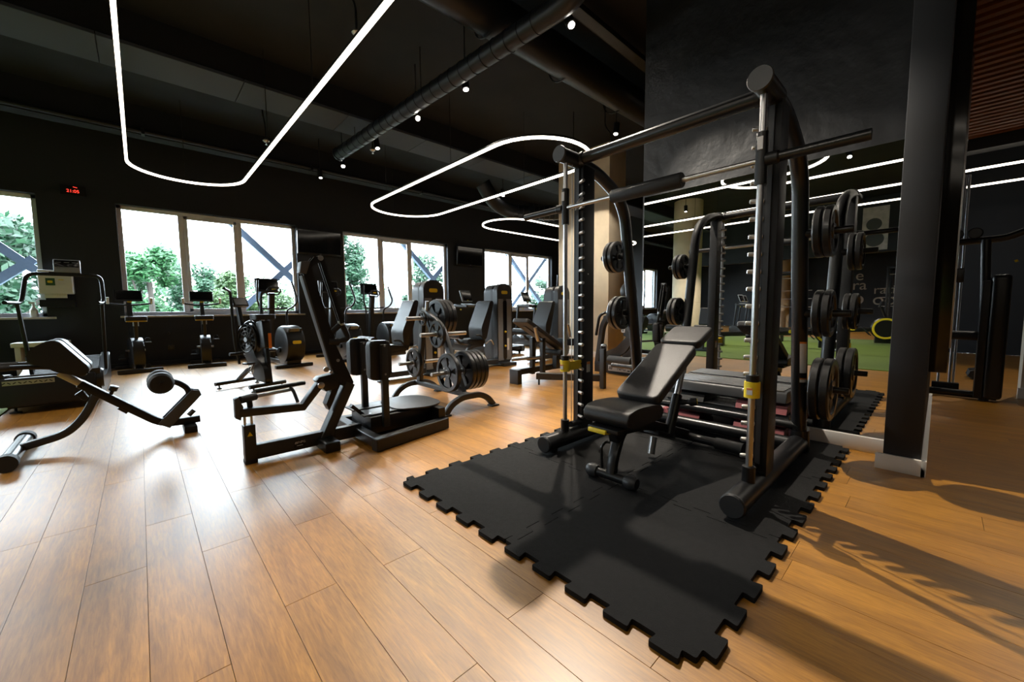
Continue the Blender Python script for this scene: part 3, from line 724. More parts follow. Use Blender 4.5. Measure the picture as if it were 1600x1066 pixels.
# ---- adjustable bench
be = thing('adjustable_bench', 'black adjustable bench set to an incline under the smith machine bar', 'bench', (2.35, 1.265, MZ))
yc = 1.265
f = wb(MB().cyl((1.97, yc-.13, .062), (1.97, yc+.13, .062), .027, 16), 'front_foot', 'satin', be)
for s in (-1, 1): wb(MB().lathe([(0, 0), (.03, 0), (.04, .02), (.042, .04), (.036, .07), (.028, .075)], (1.97, yc+s*.165, .062), (0, -s, 0), 20), 'foot_bulb', 'dgrey', f)
wb(MB().rtube([(1.97, yc, .075), (1.985, yc, .16), (2.06, yc, .30), (2.17, yc, .365)], .045, .06, .015, bend=.09, up=(0, 1, 0)), 'front_stem', 'satin', be)
wb(MB().tube([(1.955, yc+.055, .10), (1.945, yc+.055, .23), (1.99, yc+.055, .25), (1.995, yc+.03, .25)], .008, 8, bend=.02), 'lift_handle', 'black', be)
wb(MB().rtube([(2.06, yc, .325), (2.34, yc, .30), (2.98, yc, .085)], .07, .05, .012, bend=.12, up=(0, 1, 0)), 'main_rail', 'black', be)
r = wb(MB().cyl((2.97, yc-.24, .072), (3.0, yc+.40, .072), .030, 18), 'rear_foot', 'satin', be)
wb(MB().cyl((2.963, yc-.40, .072), (2.971, yc-.22, .072), .041, 20), 'rubber_sleeve', 'rubber', r)
wb(MB().cyl((3.0, yc+.30, .072), (3.006, yc+.42, .072), .041, 20), 'rubber_sleeve', 'rubber', r)
# seat
seat = [(1.885, .42), (1.92, .375), (2.26, .375), (2.31, .40), (2.29, .455), (2.18, .475), (2.0, .485), (1.905, .47)]
wb(MB().prism([(p.x, p.y) for p in fillet(seat, .05, 5, True)], yc-.15, yc+.15, 'xz', bev=.038, seg=5), 'seat', 'leather', be)
wb(MB().obox((2.05, yc, .36), (.36, .20, .025), None, b=.005), 'seat_plate', 'black', be)
h = wb(MB().obox((1.90, yc+.03, .345), (.09, .12, .026), (0, .15, 0), b=.008), 'seat_lever', 'yellow', be, label='yellow pull lever under the seat')
wb(MB().prism([(1.96, .35), (2.13, .35), (2.06, .27), (1.99, .26)], yc-.03, yc+.03, 'xz', bev=.004), 'seat_bracket', 'black', be)
# backrest and head pad
def pad(p, q, hw, th, name, m, par, yc=yc, r=.05, bev=.018):
    p, q = V(p), V(q); d = (q-p).normalized(); n = V((-d.z, 0, d.x)); L = (q-p).length
    b = MB(); pol = fillet([(0, -hw), (L, -hw), (L, hw), (0, hw)], r, 5, True)
    X = Matrix(((d.x, 0, n.x, p.x), (0, 1, 0, yc), (d.z, 0, n.z, p.z), (0, 0, 0, 1)))
    b.prism([(a.x, a.y) for a in pol], -th, 0, 'xy', bev=bev, seg=4, M=X)
    return wb(b, name, m, par)
pad((2.215, 0, .505), (2.775, 0, .790), .145, .065, 'backrest', 'leather_top', be)
pad((2.80, 0, .805), (3.06, 0, .905), .145, .06, 'head_pad', 'leather_top', be, r=.045)
pad((2.26, 0, .463), (2.98, 0, .80), .06, .02, 'backrest_plate', 'black', be, r=.02, bev=.004)
wb(MB().cyl((2.62, yc-.03, .16), (2.745, yc-.03, .43), .034, 16), 'support_sleeve', 'satin', be)
wb(MB().cyl((2.735, yc-.03, .41), (2.82, yc-.03, .60), .022, 14), 'support_rod', 'chrome', be)
k_ = wb(MB().lathe([(0, 0), (.016, 0), (.02, .02), (.016, .05), (.028, .07), (.028, .105), (.02, .11), (0, .11)], (2.72, yc-.06, .385), (.45, -.85, .1), 16), 'pop_pin', 'black', be)
wb(MB().cyl((2.72+.45*.108, yc-.06-.85*.108, .385+.0115), (2.72+.45*.116, yc-.06-.85*.116, .397), .022, 14), 'pin_cap', 'yellow', k_)
wb(MB().obox((2.56, yc, .185), (.26, .11, .03), (0, .33, 0), b=.006), 'carriage_plate', 'black', be)
wb(MB().cyl((2.50, yc+.03, .05), (2.53, yc+.03, .16), .024, 14), 'support_tip', 'steel', be)

# ---- step platforms stacked against the mirror
def step_platform(x0, x1, y0, y1, z, label, ribs=6):
    t = thing('step_platform', label, 'step', ((x0+x1)/2, (y0+y1)/2, z), 0, 'aerobic step platforms stacked under the rack')
    hx, hy = (x1-x0)/2, (y1-y0)/2
    pol = fillet([(-hx, 0), (-hx+.03, .085), (hx-.03, .085), (hx, 0)], .02, 3, True)
    MB().prism([(p.x, p.y) for p in pol], -hy, hy, 'xz', bev=.006, seg=2).build('deck', 'dgrey', t)
    for k in range(ribs):
        u = -hx+.05+(2*hx-.10)*k/(ribs-1)
        MB().box(u-.012, u+.012, -hy+.02, hy-.02, .083, .096, b=.004, seg=2).build('tread_rib', 'rib', t)
    return t
def riser(x, y, z, label, h=.055, hx=.18, hy=.17, m='maroon'):
    t = thing('step_riser', label, 'riser', (x, y, z), 0, 'maroon step risers')
    MB().prism([(-hx, 0), (hx, 0), (hx-.03, h), (-hx+.03, h)], -hy, hy, 'xz', bev=.004).build('block', m, t)
    MB().prism([(-hx+.06, h), (hx-.06, h), (hx-.09, h+.018), (-hx+.09, h+.018)], -.06, .06, 'xz').build('locating_boss', m, t)
    return t
zz = MZ
for nm_, y, h in (('near', .90, .055), ('far', 1.50, .055)): riser(3.53, y, zz, 'bottom maroon riser at the %s end of the step stack' % nm_)
for nm_, y in (('near', .89), ('far', 1.49)): riser(3.52, y, zz+.0735, 'second maroon riser at the %s end of the step stack' % nm_)
step_platform(3.36, 3.72, .70, 1.62, zz+.147, 'lower grey ribbed step platform behind the bench')
riser(3.53, .88, zz+.2435, 'upper maroon riser at the near end of the step stack')
riser(3.53, 1.46, zz+.2435, 'upper black riser at the far end of the step stack', m='rubber')
step_platform(3.36, 3.72, .72, 1.62, zz+.3175, 'top grey ribbed step platform behind the bench')
# ================================================================== hyperextension bench (plane y = 4.5)
hy = thing('hyperextension_bench', 'black hyperextension bench with split hip pad and foam ankle rollers, front left', 'bench', (-.2, 4.5, 0))
f = wb(MB().cyl((-.705, 4.17, .058), (-.718, 4.86, .058), .045, 18), 'front_foot', 'satin', hy)
wb(MB().cyl((-.704, 4.12, .058), (-.705, 4.19, .058), .056, 22), 'foot_cap', 'rubber', f); wb(MB().cyl((-.718, 4.84, .058), (-.719, 4.91, .058), .056, 22), 'foot_cap', 'rubber', f)
wb(MB().rtube([(-.70, 4.5, .07), (-.46, 4.5, .125), (-.36, 4.5, .24), (-.27, 4.5, .44)], .055, .065, .012, bend=.13, up=(0, 1, 0)), 'curved_leg', 'dgrey', hy)
wb(MB().rtube([(-.37, 4.5, .50), (.09, 4.5, .085), (.34, 4.5, .088)], .06, .075, .012, bend=.10, up=(0, 1, 0)), 'main_beam', 'black', hy)
wb(MB().rtube([(-.47, 4.5, .595), (-.36, 4.5, .495)], .048, .058, .008, up=(0, 1, 0)), 'sliding_post', 'steel', hy)
wb(MB().prism([(-.40, .42), (-.35, .36), (-.33, .39), (-.36, .45)], 4.47, 4.53, 'xz', bev=.004), 'rail_stop', 'black', hy)
wb(MB().prism([(-.18, .27), (-.13, .22), (-.10, .25), (-.14, .30)], 4.47, 4.53, 'xz', bev=.004), 'pin_block', 'black', hy)
prof = fillet([(-.61, .70), (-.585, .79), (-.49, .85), (-.44, .845), (-.29, .625), (-.325, .565), (-.47, .62), (-.52, .665)], .05, 5, True)
for s, nme in ((-1, 'near'), (1, 'far')):
    p = wb(MB().prism([(a.x, a.y) for a in prof], 4.5+s*.03, 4.5+s*.185, 'xz', bev=.025, seg=4), 'hip_pad', 'leather', hy)
    wb(MB().tube([(-.44, 4.5+s*.12, .645), (-.60, 4.5+s*.12, .665), (-.80, 4.5+s*.14, .668)], .017, 12, bend=.05), 'handle', 'satin', hy)
    wb(MB().cyl((-.68, 4.5+s*.13, .667), (-.83, 4.5+s*.142, .668), .021, 14), 'grip', 'rubber', hy)
    wb(MB().lathe([(0, 0), (.07, 0), (.085, .02), (.088, .07), (.085, .125), (.07, .145), (0, .145)], (.095, 4.5+s*.03, .455), (0, s, 0), 24), 'ankle_roller', 'rubber', hy)
wb(MB().cyl((.095, 4.30, .455), (.095, 4.70, .455), .014, 12), 'roller_axle', 'black', hy)
wb(MB().rtube([(.10, 4.5, .09), (.315, 4.5, .325)], .035, .055, .006, up=(0, 1, 0)), 'ankle_post', 'dgrey', hy)
for y in (4.455, 4.545): wb(MB().prism([(.055, .10), (.13, .05), (.36, .305), (.35, .345), (.295, .36)], y-.006, y+.006, 'xz', bev=.003), 'side_plate', 'mgrey', hy)
wb(MB().tube([(.10, 4.5, .455), (.20, 4.5, .44), (.27, 4.5, .37), (.28, 4.5, .31)], .024, 12, bend=.07), 'roller_arm', 'black', hy)
wb(MB().box(.22, .31, 4.36, 4.64, 0, .055, b=.006), 'rear_foot', 'black', hy)
wb(MB().lathe([(0, 0), (.012, 0), (.012, .03), (.028, .04), (.028, .075), (0, .08)], (-.21, 4.5, .385), (.35, -.1, .9), 14), 'lock_knob', 'plastic', hy)
wb(MB().cyl((.30, 4.44, .18), (.26, 4.44, .14), .02, 10), 'pedal_stub', 'dgrey', hy)
wb(MB().obox((-.10, 4.468, .262), (.03, .002, .018), (0, .73, 0)), 'warning_sticker', 'yellow', hy)
wb(MB().obox((-.05, 4.468, .222), (.07, .002, .012), (0, .73, 0)), 'model_sticker', 'dgrey', hy)

# ================================================================== standing glute machine with tall mast (plane y = 3.2)
gl = thing('glute_machine', 'dark grey plate loaded kickback machine with a tall leaning mast and twin chest pads', 'gym machine', (1.1, 3.2, 0))
Y = 3.2
lg = wb(MB().box(.465, .535, Y-.035, Y+.035, 0.012, .27, b=.005), 'front_leg', 'dgrey', gl)
wb(MB().box(.462, .538, Y-.038, Y+.038, 0, .03, b=.006), 'rubber_foot', 'rubber', lg)
b = MB(); v = [b.bm.verts.new(p) for p in ((.484, Y-.0362, .195), (.516, Y-.0362, .195), (.50, Y-.0362, .225))]; b.bm.faces.new(v); wb(b, 'warning_triangle', 'yellow', lg)
wb(MB().tube([(.48, Y, .26), (.48, Y, .33), (.52, Y, .33), (.52, Y, .26)], .008, 8, bend=.012), 'shackle', 'chrome', gl)
wb(MB().rtube([(.45, Y, .362), (.845, Y, .335), (.98, Y, .50)], .055, .07, .006, up=(0, 1, 0)), 'lever_arm', 'dgrey', gl)
wb(MB().prism([(.425, .33), (.455, .31), (.475, .40), (.45, .47), (.425, .46)], Y-.03, Y+.03, 'xz', bev=.004), 'lever_end_plate', 'mgrey', gl)
wb(MB().cyl((.46, Y-.02, .45), (.555, Y+.03, .452), .026, 16), 'clamp', 'rubber', gl)
wb(MB().cyl((.52, Y+.02, .385), (.515, Y+.02, .45), .018, 12), 'clamp_stem', 'black', gl)
wb(MB().cyl((.55, Y+.03, .452), (.80, Y+.12, .452), .014, 14), 'loading_pin', 'steel', gl)
wb(MB().tube([(.80, Y+.12, .47), (.815, Y+.10, .44), (.83, Y+.06, .36)], .012, 10, bend=.03), 'pin_bracket', 'dgrey', gl)
wb(MB().cyl((.60, Y+.30, .44), (.98, Y+.42, .44), .018, 14), 'rear_pin', 'satin', gl)
wb(MB().box(.53, 1.27, Y-.03, Y+.03, .022, .122, b=.005), 'base_beam', 'dgrey', gl)
wb(MB().box(.765, .845, Y-.0312, Y-.0302, .045, .092), 'badge_plate', 'black', gl)
for k in range(3): wb(MB().obox((.776+.007*k, Y-.0322, .078), (.004, .001, .016), (0, .25, 0)), 'badge_stripe', 'white', gl)
tx = text('NPG', 'badge_text', 'white', .024, (.82-1.1, -.0325, .079), (PI/2, 0, 0), gl, .0006)
wb(MB().box(.785, .825, Y-.0322, Y-.0314, .054, .058), 'badge_line', 'white', gl)
wb(MB().box(.93, 1.04, Y-.20, Y+.20, 0.0, .075, b=.012), 'cross_foot', 'black', gl)
wb(MB().rtube([(.98, Y, .05), (1.19, Y, .47)], .075, .095, .006, up=(0, 1, 0)), 'lower_mast', 'dgrey', gl)
wb(MB().prism([(1.02, .28), (1.05, .34), (1.12, .49), (1.07, .50), (1.0, .33)], Y-.045, Y+.045, 'xz', bev=.003), 'mast_cover', 'black', gl)
for y in (Y-.034, Y+.034): wb(MB().prism([(.885, 1.32), (.935, 1.405), (.965, 1.44), (1.03, 1.455), (1.035, 1.425), (.94, 1.365), (1.092, .78), (1.215, .475), (1.195, .43), (1.10, .47), (1.055, .60)], y-.006, y+.006, 'xz'), 'mast_plate', 'black', gl)
wb(MB().prism([(.875, 1.30), (.90, 1.30), (1.075, .60), (1.05, .59)], Y-.038, Y+.038, 'xz', bev=.003), 'mast_back', 'mgrey', gl)
wb(MB().prism([(.862, 1.32), (.875, 1.40), (.94, 1.41), (.905, 1.31)], Y-.042, Y+.042, 'xz', bev=.003), 'mast_head', 'mgrey', gl)
for y in (Y-.02, Y+.02): wb(MB().bar((1.02, y, 1.43), (1.155, y, .945), .012, .035, side=(0, 1, 0)), 'swing_rail', 'black', gl)
wb(MB().cyl((1.01, Y-.042, 1.435), (1.01, Y+.042, 1.435), .02, 14), 'swing_pivot', 'steel', gl)
wb(MB().cyl((1.15, Y, .965), (1.158, Y, .93), .026, 14), 'swing_joint', 'steel', gl)
wb(MB().tube([(1.155, Y, .94), (1.205, Y, .82), (1.10, Y, .80), (1.07, Y, .87), (1.14, Y, .93)], .022, 12, bend=.035), 'swing_handle', 'rubber', gl)
wb(MB().cyl((1.04, Y-.02, .81), (1.12, Y-.02, .80), .03, 14), 'heel_roller', 'rubber', gl)
wb(MB().prism([(.935, .52), (.96, .545), (1.10, .565), (1.09, .45), (1.0, .43)], Y-.05, Y+.05, 'xz', bev=.004), 'pivot_gusset', 'black', gl)
wb(MB().lathe([(0, 0), (.024, 0), (.024, .012), (.014, .016), (0, .016)], (.965, Y-.05, .485), (0, -1, 0), 18), 'pivot_bolt', 'steel', gl)
wb(MB().lathe([(0, 0), (.02, 0), (.02, .012), (0, .014)], (1.01, Y-.04, .60), (0, -1, 0), 14), 'mast_bolt', 'steel', gl)
for x, z in ((1.045, .575), (1.10, .66)): wb(MB().lathe([(0, 0), (.012, 0), (.012, .01), (0, .011)], (x, Y-.04, z), (0, -1, 0), 10), 'mast_screw', 'steel', gl)
tri = [(1.20, .12), (1.42, .12), (1.20, .30)]
wb(MB().bar((1.20, Y, .28), (1.36, Y, .12), .05, .025, side=(0, 1, 0)), 'brace', 'black', gl)
# platform
wb(MB().bar((1.205, 2.79, .052), (1.925, 2.925, .052), .075, .095, b=.006, side=(0, 1, 0)), 'side_tube', 'black', gl)
wb(MB().bar((1.205, 3.60, .052), (1.925, 3.50, .052), .075, .095, b=.006, side=(0, 1, 0)), 'side_tube', 'black', gl)
wb(MB().bar((1.245, 2.80, .06), (1.245, 3.60, .06), .07, .08, b=.005, side=(1, 0, 0)), 'cross_tube', 'black', gl)
wb(MB().bar((1.88, 2.92, .11), (1.88, 3.5, .11), .07, .16, b=.005, side=(1, 0, 0)), 'end_block', 'black', gl)
wb(MB().box(1.30, 1.85, 3.06, 3.46, .05, .185, b=.006), 'gear_housing', 'black', gl)
pl = fillet([(1.53, 3.08), (1.80, 2.97), (1.98, 3.06), (1.99, 3.40), (1.86, 3.56), (1.56, 3.50)], .10, 6, True)
wb(MB().prism([(p.x, p.y) for p in pl], .195, .209, 'xy', bev=.003), 'standing_plate', 'dgrey', gl)
for y0, y1 in ((3.10, 3.29), (3.34, 3.53)): wb(MB().box(1.27, 1.62, y0, y1, .188, .2, b=.003), 'foot_plate', 'dgrey', gl)
for x, y in ((1.33, 3.14), (1.33, 3.49), (1.58, 3.16)): wb(MB().lathe([(0, .003), (.01, .003), (.012, 0)], (x, y, .2), (0, 0, 1), 10), 'plate_bolt', 'steel', gl)
for y, x, s in ((3.03, 1.415, 'near'), (3.40, 1.40, 'far')):
    wb(MB().box(x-.026, x+.026, y-.02, y+.02, .10, .77, b=.004), 'pad_post', 'dgrey', gl)
    yy = y+.035
    pf = fillet([(x-.105, .48), (x+.075, .48), (x+.075, .80), (x-.105, .80)], .045, 6, True)
    p = wb(MB().prism([(a.x, a.y) for a in pf], yy-.015, yy+.07, 'xz', bev=.022, seg=4), 'chest_pad', 'leather', gl)
    for z in (.53, .76): wb(MB().lathe([(0, .004), (.008, .004), (.009, 0)], (x, y-.02, z), (0, -1, 0), 10), 'pad_bolt', 'steel', gl)

# ================================================================== plate tree
tr = thing('plate_tree', 'dark grey weight plate tree on two arched feet, loaded with plates', 'plate rack', (2.43, 3.75, 0))
for y in (3.25, 4.33):
    wb(MB().rtube([(2.13, y, .015), (2.20, y, .10), (2.32, y, .155), (2.56, y, .155), (2.67, y, .10), (2.74, y, .015)], .06, .05, .01, bend=.09, up=(0, 1, 0)), 'arched_foot', 'dgrey', tr)
    for x in (2.125, 2.745): wb(MB().box(x-.05, x+.05, y-.045, y+.045, 0, .018, b=.006), 'foot_pad', 'rubber', tr)
wb(MB().rtube([(2.43, 3.25, .16), (2.43, 4.33, .16)], .06, .05, .01), 'base_beam', 'dgrey', tr)
wb(MB().rtube([(2.43, 3.36, .15), (2.43, 3.74, .86), (2.43, 4.12, 1.03)], .075, .055, .01, bend=.12, up=(1, 0, 0)), 'near_post', 'dgrey', tr)
wb(MB().rtube([(2.43, 4.25, .15), (2.43, 4.13, 1.03)], .07, .055, .01, up=(1, 0, 0)), 'far_post', 'dgrey', tr)
TH = [(3.50, .38), (3.70, .775), (4.0, .945)]
for y, z in TH:
    for s in (-1, 1): wb(MB().lathe([(.034, .035), (.022, .05), (.022, .29), (.018, .295), (0, .295)], (2.43, y, z), (s, 0, 0), 16), 'horn', 'steel', tr)
wb(MB().cyl((2.43, 4.05, 1.0), (2.43, 4.03, 1.14), .024, 14), 'bar_holder', 'steel', tr)
for y, z, s in ((4.2, .42, -1), (4.2, .42, 1)): wb(MB().lathe([(.034, .035), (.022, .05), (.022, .29), (0, .295)], (2.43, y, z), (s, 0, 0), 14), 'horn', 'steel', tr)
G_ = 'plates on the plate tree'
for k in range(3): plate((2.43+.10+.062*k, 4.0-.10, .945-.035), (1, 0, 0), .235, .055, '%s of three large plates on the upper right horn of the plate tree' % ('innermost', 'middle', 'outermost')[k], G_, .3, 5) if False else None
pos = {'ur': (4.0, .945), 'lr': (3.50, .38)}
for k in range(3): plate((2.535+.058*k, 4.0, .945), (1, 0, 0), .215, .052, '%s of three large plates on the upper right horn of the plate tree' % ('innermost', 'middle', 'outermost')[k], G_, .3)
for k in range(4): plate((2.535+.055*k, 3.50, .38), (1, 0, 0), .215, .05, '%s of four large plates on the lower right horn of the plate tree' % ('innermost', 'second', 'third', 'outermost')[k], G_, .5)
plate((2.345, 3.50, .38), (-1, 0, 0), .205, .05, 'large plate on the lower left horn of the plate tree, facing the camera', G_, .2)
plate((2.345, 3.70, .775), (-1, 0, 0), .15, .04, 'medium plate on the middle left horn of the plate tree', G_, .9)
plate((2.345, 4.0, .945), (-1, 0, 0), .085, .03, 'smallest plate, on the upper left horn of the plate tree', G_, .1)
plate((2.335, 4.2, .42), (-1, 0, 0), .17, .045, 'plate half hidden on the rear left horn of the plate tree', G_, .6)

# ================================================================== curved treadmill
tm = thing('curved_treadmill', 'black curved manual treadmill with a looped handlebar, at the left edge', 'treadmill', (-.83, 7.4, 0))
x0, x1 = -1.13, -.36
def arc(y):            # belt height along Y
    u = (y-7.35)/.95; return .20+.17*u*u
ys = [6.4+.105*k for k in range(20)]
side = [(y, arc(y)+.055) for y in ys]+[(8.42, .33), (8.36, .10), (8.0, .06), (6.7, .06), (6.42, .12)]
for xa, xb in ((x0, x0+.09), (x1-.09, x1)): wb(MB().prism(side, xa, xb, 'yz', bev=.012), 'side_shroud', 'satin', tm)
sl_ = None
for k, y in enumerate([6.44+.05*k for k in range(39)]):
    a = math.atan2(arc(y+.01)-arc(y-.01), .02)
    wb(MB().obox(((x0+x1)/2, y, arc(y)+.03), (x1-x0-.19, .046, .018), (a, 0, 0), b=.004, seg=1), 'belt_slat', 'rubber', tm)
wb(MB().box(x0+.09, x1-.09, 6.42, 8.35, .07, .17), 'inner_deck', 'black', tm)
e = wb(MB().box(x0+.04, x1-.04, 6.36, 6.43, .09, .385, b=.02), 'rear_fascia', 'black', tm)
wb(MB().box(-1.05, -.70, 6.356, 6.361, .315, .36), 'tread_plate', 'steel', e)
for k in range(10):
    wb(MB().obox((-1.04+.035*k, 6.3545, .337), (.026, .003, .008), (0, .6 if k % 2 else -.6, 0)), 'chevron', 'black', e)
wb(MB().lathe([(0, 0), (.10, 0), (.115, .02), (.115, .28), (0, .28)], (x0-.16, 6.50, .30), (1, 0, 0), 24), 'roller_cover', 'satin', tm)
wb(MB().lathe([(0, 0), (.10, 0), (.115, .02), (.115, .10), (0, .10)], (x1+.02, 6.50, .30), (-1, 0, 0), 24), 'roller_cover', 'satin', tm)
for x in (x0+.12, x1-.12):
    for y in (6.55, 8.2): wb(MB().lathe([(0, 0), (.045, 0), (.045, .012), (.012, .02), (.012, .08), (0, .08)], (x, y, 0), (0, 0, 1), 14), 'levelling_foot', 'rubber', tm)
for s, xx in ((-1, x0+.10), (1, x1-.02)):
    wb(MB().rtube([(xx, 7.72, .28), ((-1.075 if s < 0 else -.355), 7.62, 1.18)], .05, .035, .008), 'handle_post', 'satin', tm)
hb = [(-1.12, 7.30, 1.165), (-1.06, 7.62, 1.165), (-1.04, 7.66, 1.2), (-.985, 7.66, 1.53), (-.345, 7.66, 1.53), (-.34, 7.66, 1.2), (-.36, 7.6, 1.165), (-.38, 7.3, 1.165)]
wb(MB().tube(hb, .022, 12, bend=.09), 'handlebar', 'satin', tm)
c = wb(MB().obox((-.64, 7.66, 1.635), (.235, .05, .17), (-.15, 0, 0), b=.015), 'console', 'lgrey', tm)
wb(MB().obox((-.64, 7.632, 1.665), (.21, .01, .085), (-.15, 0, 0), b=.003), 'display', 'screen', c)
for k in range(3): wb(MB().obox((-.71+.07*k, 7.626, 1.68), (.045, .003, .006), (-.15, 0, 0)), 'readout', 'lgrey', c)
for k in range(5): wb(MB().obox((-.715+.0375*k, 7.638, 1.595), (.022, .006, .02), (-.15, 0, 0), b=.003), 'key', 'plastic', c)
wb(MB().box(-.80, -.52, 7.64, 7.68, 1.52, 1.56, b=.008), 'console_mount', 'black', tm)

# ================================================================== decline bench behind the rack
db = thing('decline_bench', 'dark grey bench with a steeply sloped brown-black pad, left of the rack', 'bench', (4.15, 3.8, 0))
def slope_pad(p, q, y, hw, th, name, m, par):
    p, q = V(p), V(q); d = (q-p).normalized(); n = V((-d.z, 0, d.x)); L = (q-p).length
    pol = fillet([(0, -hw), (L, -hw), (L, hw), (0, hw)], .04, 4, True)
    X = Matrix(((d.x, 0, n.x, p.x), (0, 1, 0, y), (d.z, 0, n.z, p.z), (0, 0, 0, 1)))
    return wb(MB().prism([(a.x, a.y) for a in pol], -th, 0, 'xy', bev=.014, seg=3, M=X), name, m, par)
slope_pad((3.78, 0, .915), (4.62, 0, .45), 3.88, .15, .06, 'sloped_pad', 'leather_top', db)
wb(MB().rtube([(3.86, 3.88, .82), (4.55, 3.88, .43)], .05, .05, .006), 'pad_rail', 'black', db)
for y in (3.78, 3.98): wb(MB().box(4.08, 4.14, y-.03, y+.03, .1, .63, b=.005), 'post', 'dgrey', db)
wb(MB().box(3.78, 4.95, 3.95, 4.02, .12, .20, b=.006), 'base_rail', 'dgrey', db); wb(MB().box(3.74, 3.82, 3.9, 4.07, 0, .20, b=.006), 'rail_leg', 'dgrey', db)
wb(MB().bar((3.92, 3.72, .125), (4.42, 2.98, .125), .07, .09, b=.006), 'base_beam', 'dgrey', db)
wb(MB().cyl((3.95, 3.70, .0), (3.95, 3.70, .09), .014, 10), 'levelling_foot', 'rubber', db)
for q in ((4.34, 2.93), (4.43, 3.0)): wb(MB().box(q[0]-.03, q[0]+.03, q[1]-.03, q[1]+.03, 0, .52, b=.005), 'end_post', 'dgrey', db)
wb(MB().bar((4.34, 2.93, .53), (4.43, 3.0, .53), .06, .05, b=.005), 'end_cap', 'dgrey', db)
wb(MB().cyl((4.11, 3.80, .36), (3.70, 3.98, .34), .02, 14), 'weight_horn', 'steel', db)
for q in ((3.93, 3.72, .70), (4.62, 3.72, .72)): wb(MB().cyl((q[0]-.03, q[1], q[2]+.09), (q[0]+.03, q[1], q[2]-.1), .025, 14), 'grip_handle', 'chrome', db)
wb(MB().cyl((3.96, 3.70, .62), (4.10, 3.80, .58), .014, 10), 'grip_arm', 'black', db); wb(MB().box(4.56, 4.64, 3.6, 3.9, .5, .6, b=.01), 'grip_arm', 'black', db)
wb(MB().cyl((4.42, 3.68, .40), (4.42, 4.08, .40), .045, 16), 'leg_roller', 'rubber', db)
wb(MB().box(4.48, 4.55, 3.84, 3.92, .15, .42, b=.005), 'rear_post', 'dgrey', db)

# ================================================================== leg press with stencilled squares
np_ = thing('leg_press', 'dark grey plate loaded leg press with a white badge, behind the rack', 'gym machine', (5.5, 3.2, 0))
wb(MB().box(5.45, 5.54, 2.62, 3.85, 0.0, .17, b=.008), 'base_rail', 'dgrey', np_); wb(MB().box(6.1, 6.19, 2.62, 3.85, 0, .17, b=.008), 'base_rail', 'dgrey', np_)
wb(MB().box(5.45, 6.19, 3.76, 3.85, 0.02, .15, b=.008), 'cross_rail', 'dgrey', np_)
bd = wb(MB().box(5.443, 5.4495, 3.18, 3.58, .04, .135, b=.002), 'badge_plate', 'paper', np_)
text('NPG', 'badge_text', 'black', .075, (5.4425-5.5, 3.34-3.2, .088), (PI/2, 0, -PI/2), np_, .001)
for k in range(3): wb(MB().obox((5.442, 3.555-.022*k, .088), (.002, .012, .05), (.25, 0, 0)), 'badge_stripe', 'black', np_)
wb(MB().box(5.442, 5.4435, 3.195, 3.235, .06, .075), 'badge_line', 'black', np_)
arcp = [(3.75, .30), (3.45, .42), (3.25, .62), (3.18, .85), (3.10, .86), (3.12, .62), (3.28, .36), (3.5, .22), (3.75, .16)]
for x in (5.46, 6.12): wb(MB().prism([(p.x, p.y) for p in fillet(arcp, .06, 4, True)], x, x+.06, 'yz', bev=.004), 'curved_side', 'mgrey', np_)
wb(MB().rtube([(5.5, 3.82, .12), (5.5, 3.72, .80), (5.5, 3.50, 1.02)], .08, .09, .012, bend=.12), 'front_upright', 'mgrey', np_)
wb(MB().rtube([(5.5, 3.70, .88), (5.5, 3.40, .80), (5.5, 3.2, .55)], .07, .09, .012, bend=.1), 'swing_arm', 'mgrey', np_)
for k in range(3):
    sq = wb(MB().obox((5.462, 3.44-.055*k, .80-.055*k), (.004, .06, .06), (.1, 0, 0)), 'stencil_square', 'white', np_); wb(MB().obox((5.459, 3.44-.055*k, .80-.055*k), (.003, .022, .022), (.1, 0, 0)), 'stencil_hole', 'mgrey', np_)
wb(MB().lathe([(0, 0), (.05, 0), (.05, .03), (.03, .04), (0, .04)], (5.45, 3.66, .42), (-1, 0, 0), 18), 'pivot_disc', 'steel', np_)
wb(MB().cyl((5.42, 3.55, .22), (5.42, 3.15, .22), .07, 18), 'foam_roller', 'mgrey', np_)
wb(MB().prism([(p.x, p.y) for p in fillet([(2.7, .35), (3.0, .40), (3.12, 1.05), (3.0, 1.38), (2.85, 1.30), (2.86, .9)], .08, 5, True)], 5.62, 6.05, 'yz', bev=.03, seg=3), 'backrest', 'leather', np_)
wb(MB().ball((5.75, 3.42, 1.30), .13, 16, (1, 1, 1.2)), 'head_bolster', 'leather', np_)
wb(MB().tube([(5.5, 3.5, 1.0), (5.44, 3.62, .98), (5.42, 3.74, .92), (5.42, 3.8, .6)], .022, 10, bend=.06), 'hand_bar', 'satin', np_)
wb(MB().box(5.6, 6.06, 2.66, 3.1, .28, .36, b=.02), 'seat', 'leather', np_)
wb(MB().box(5.75, 5.9, 2.7, 3.0, .1, .3), 'seat_frame', 'dgrey', np_)
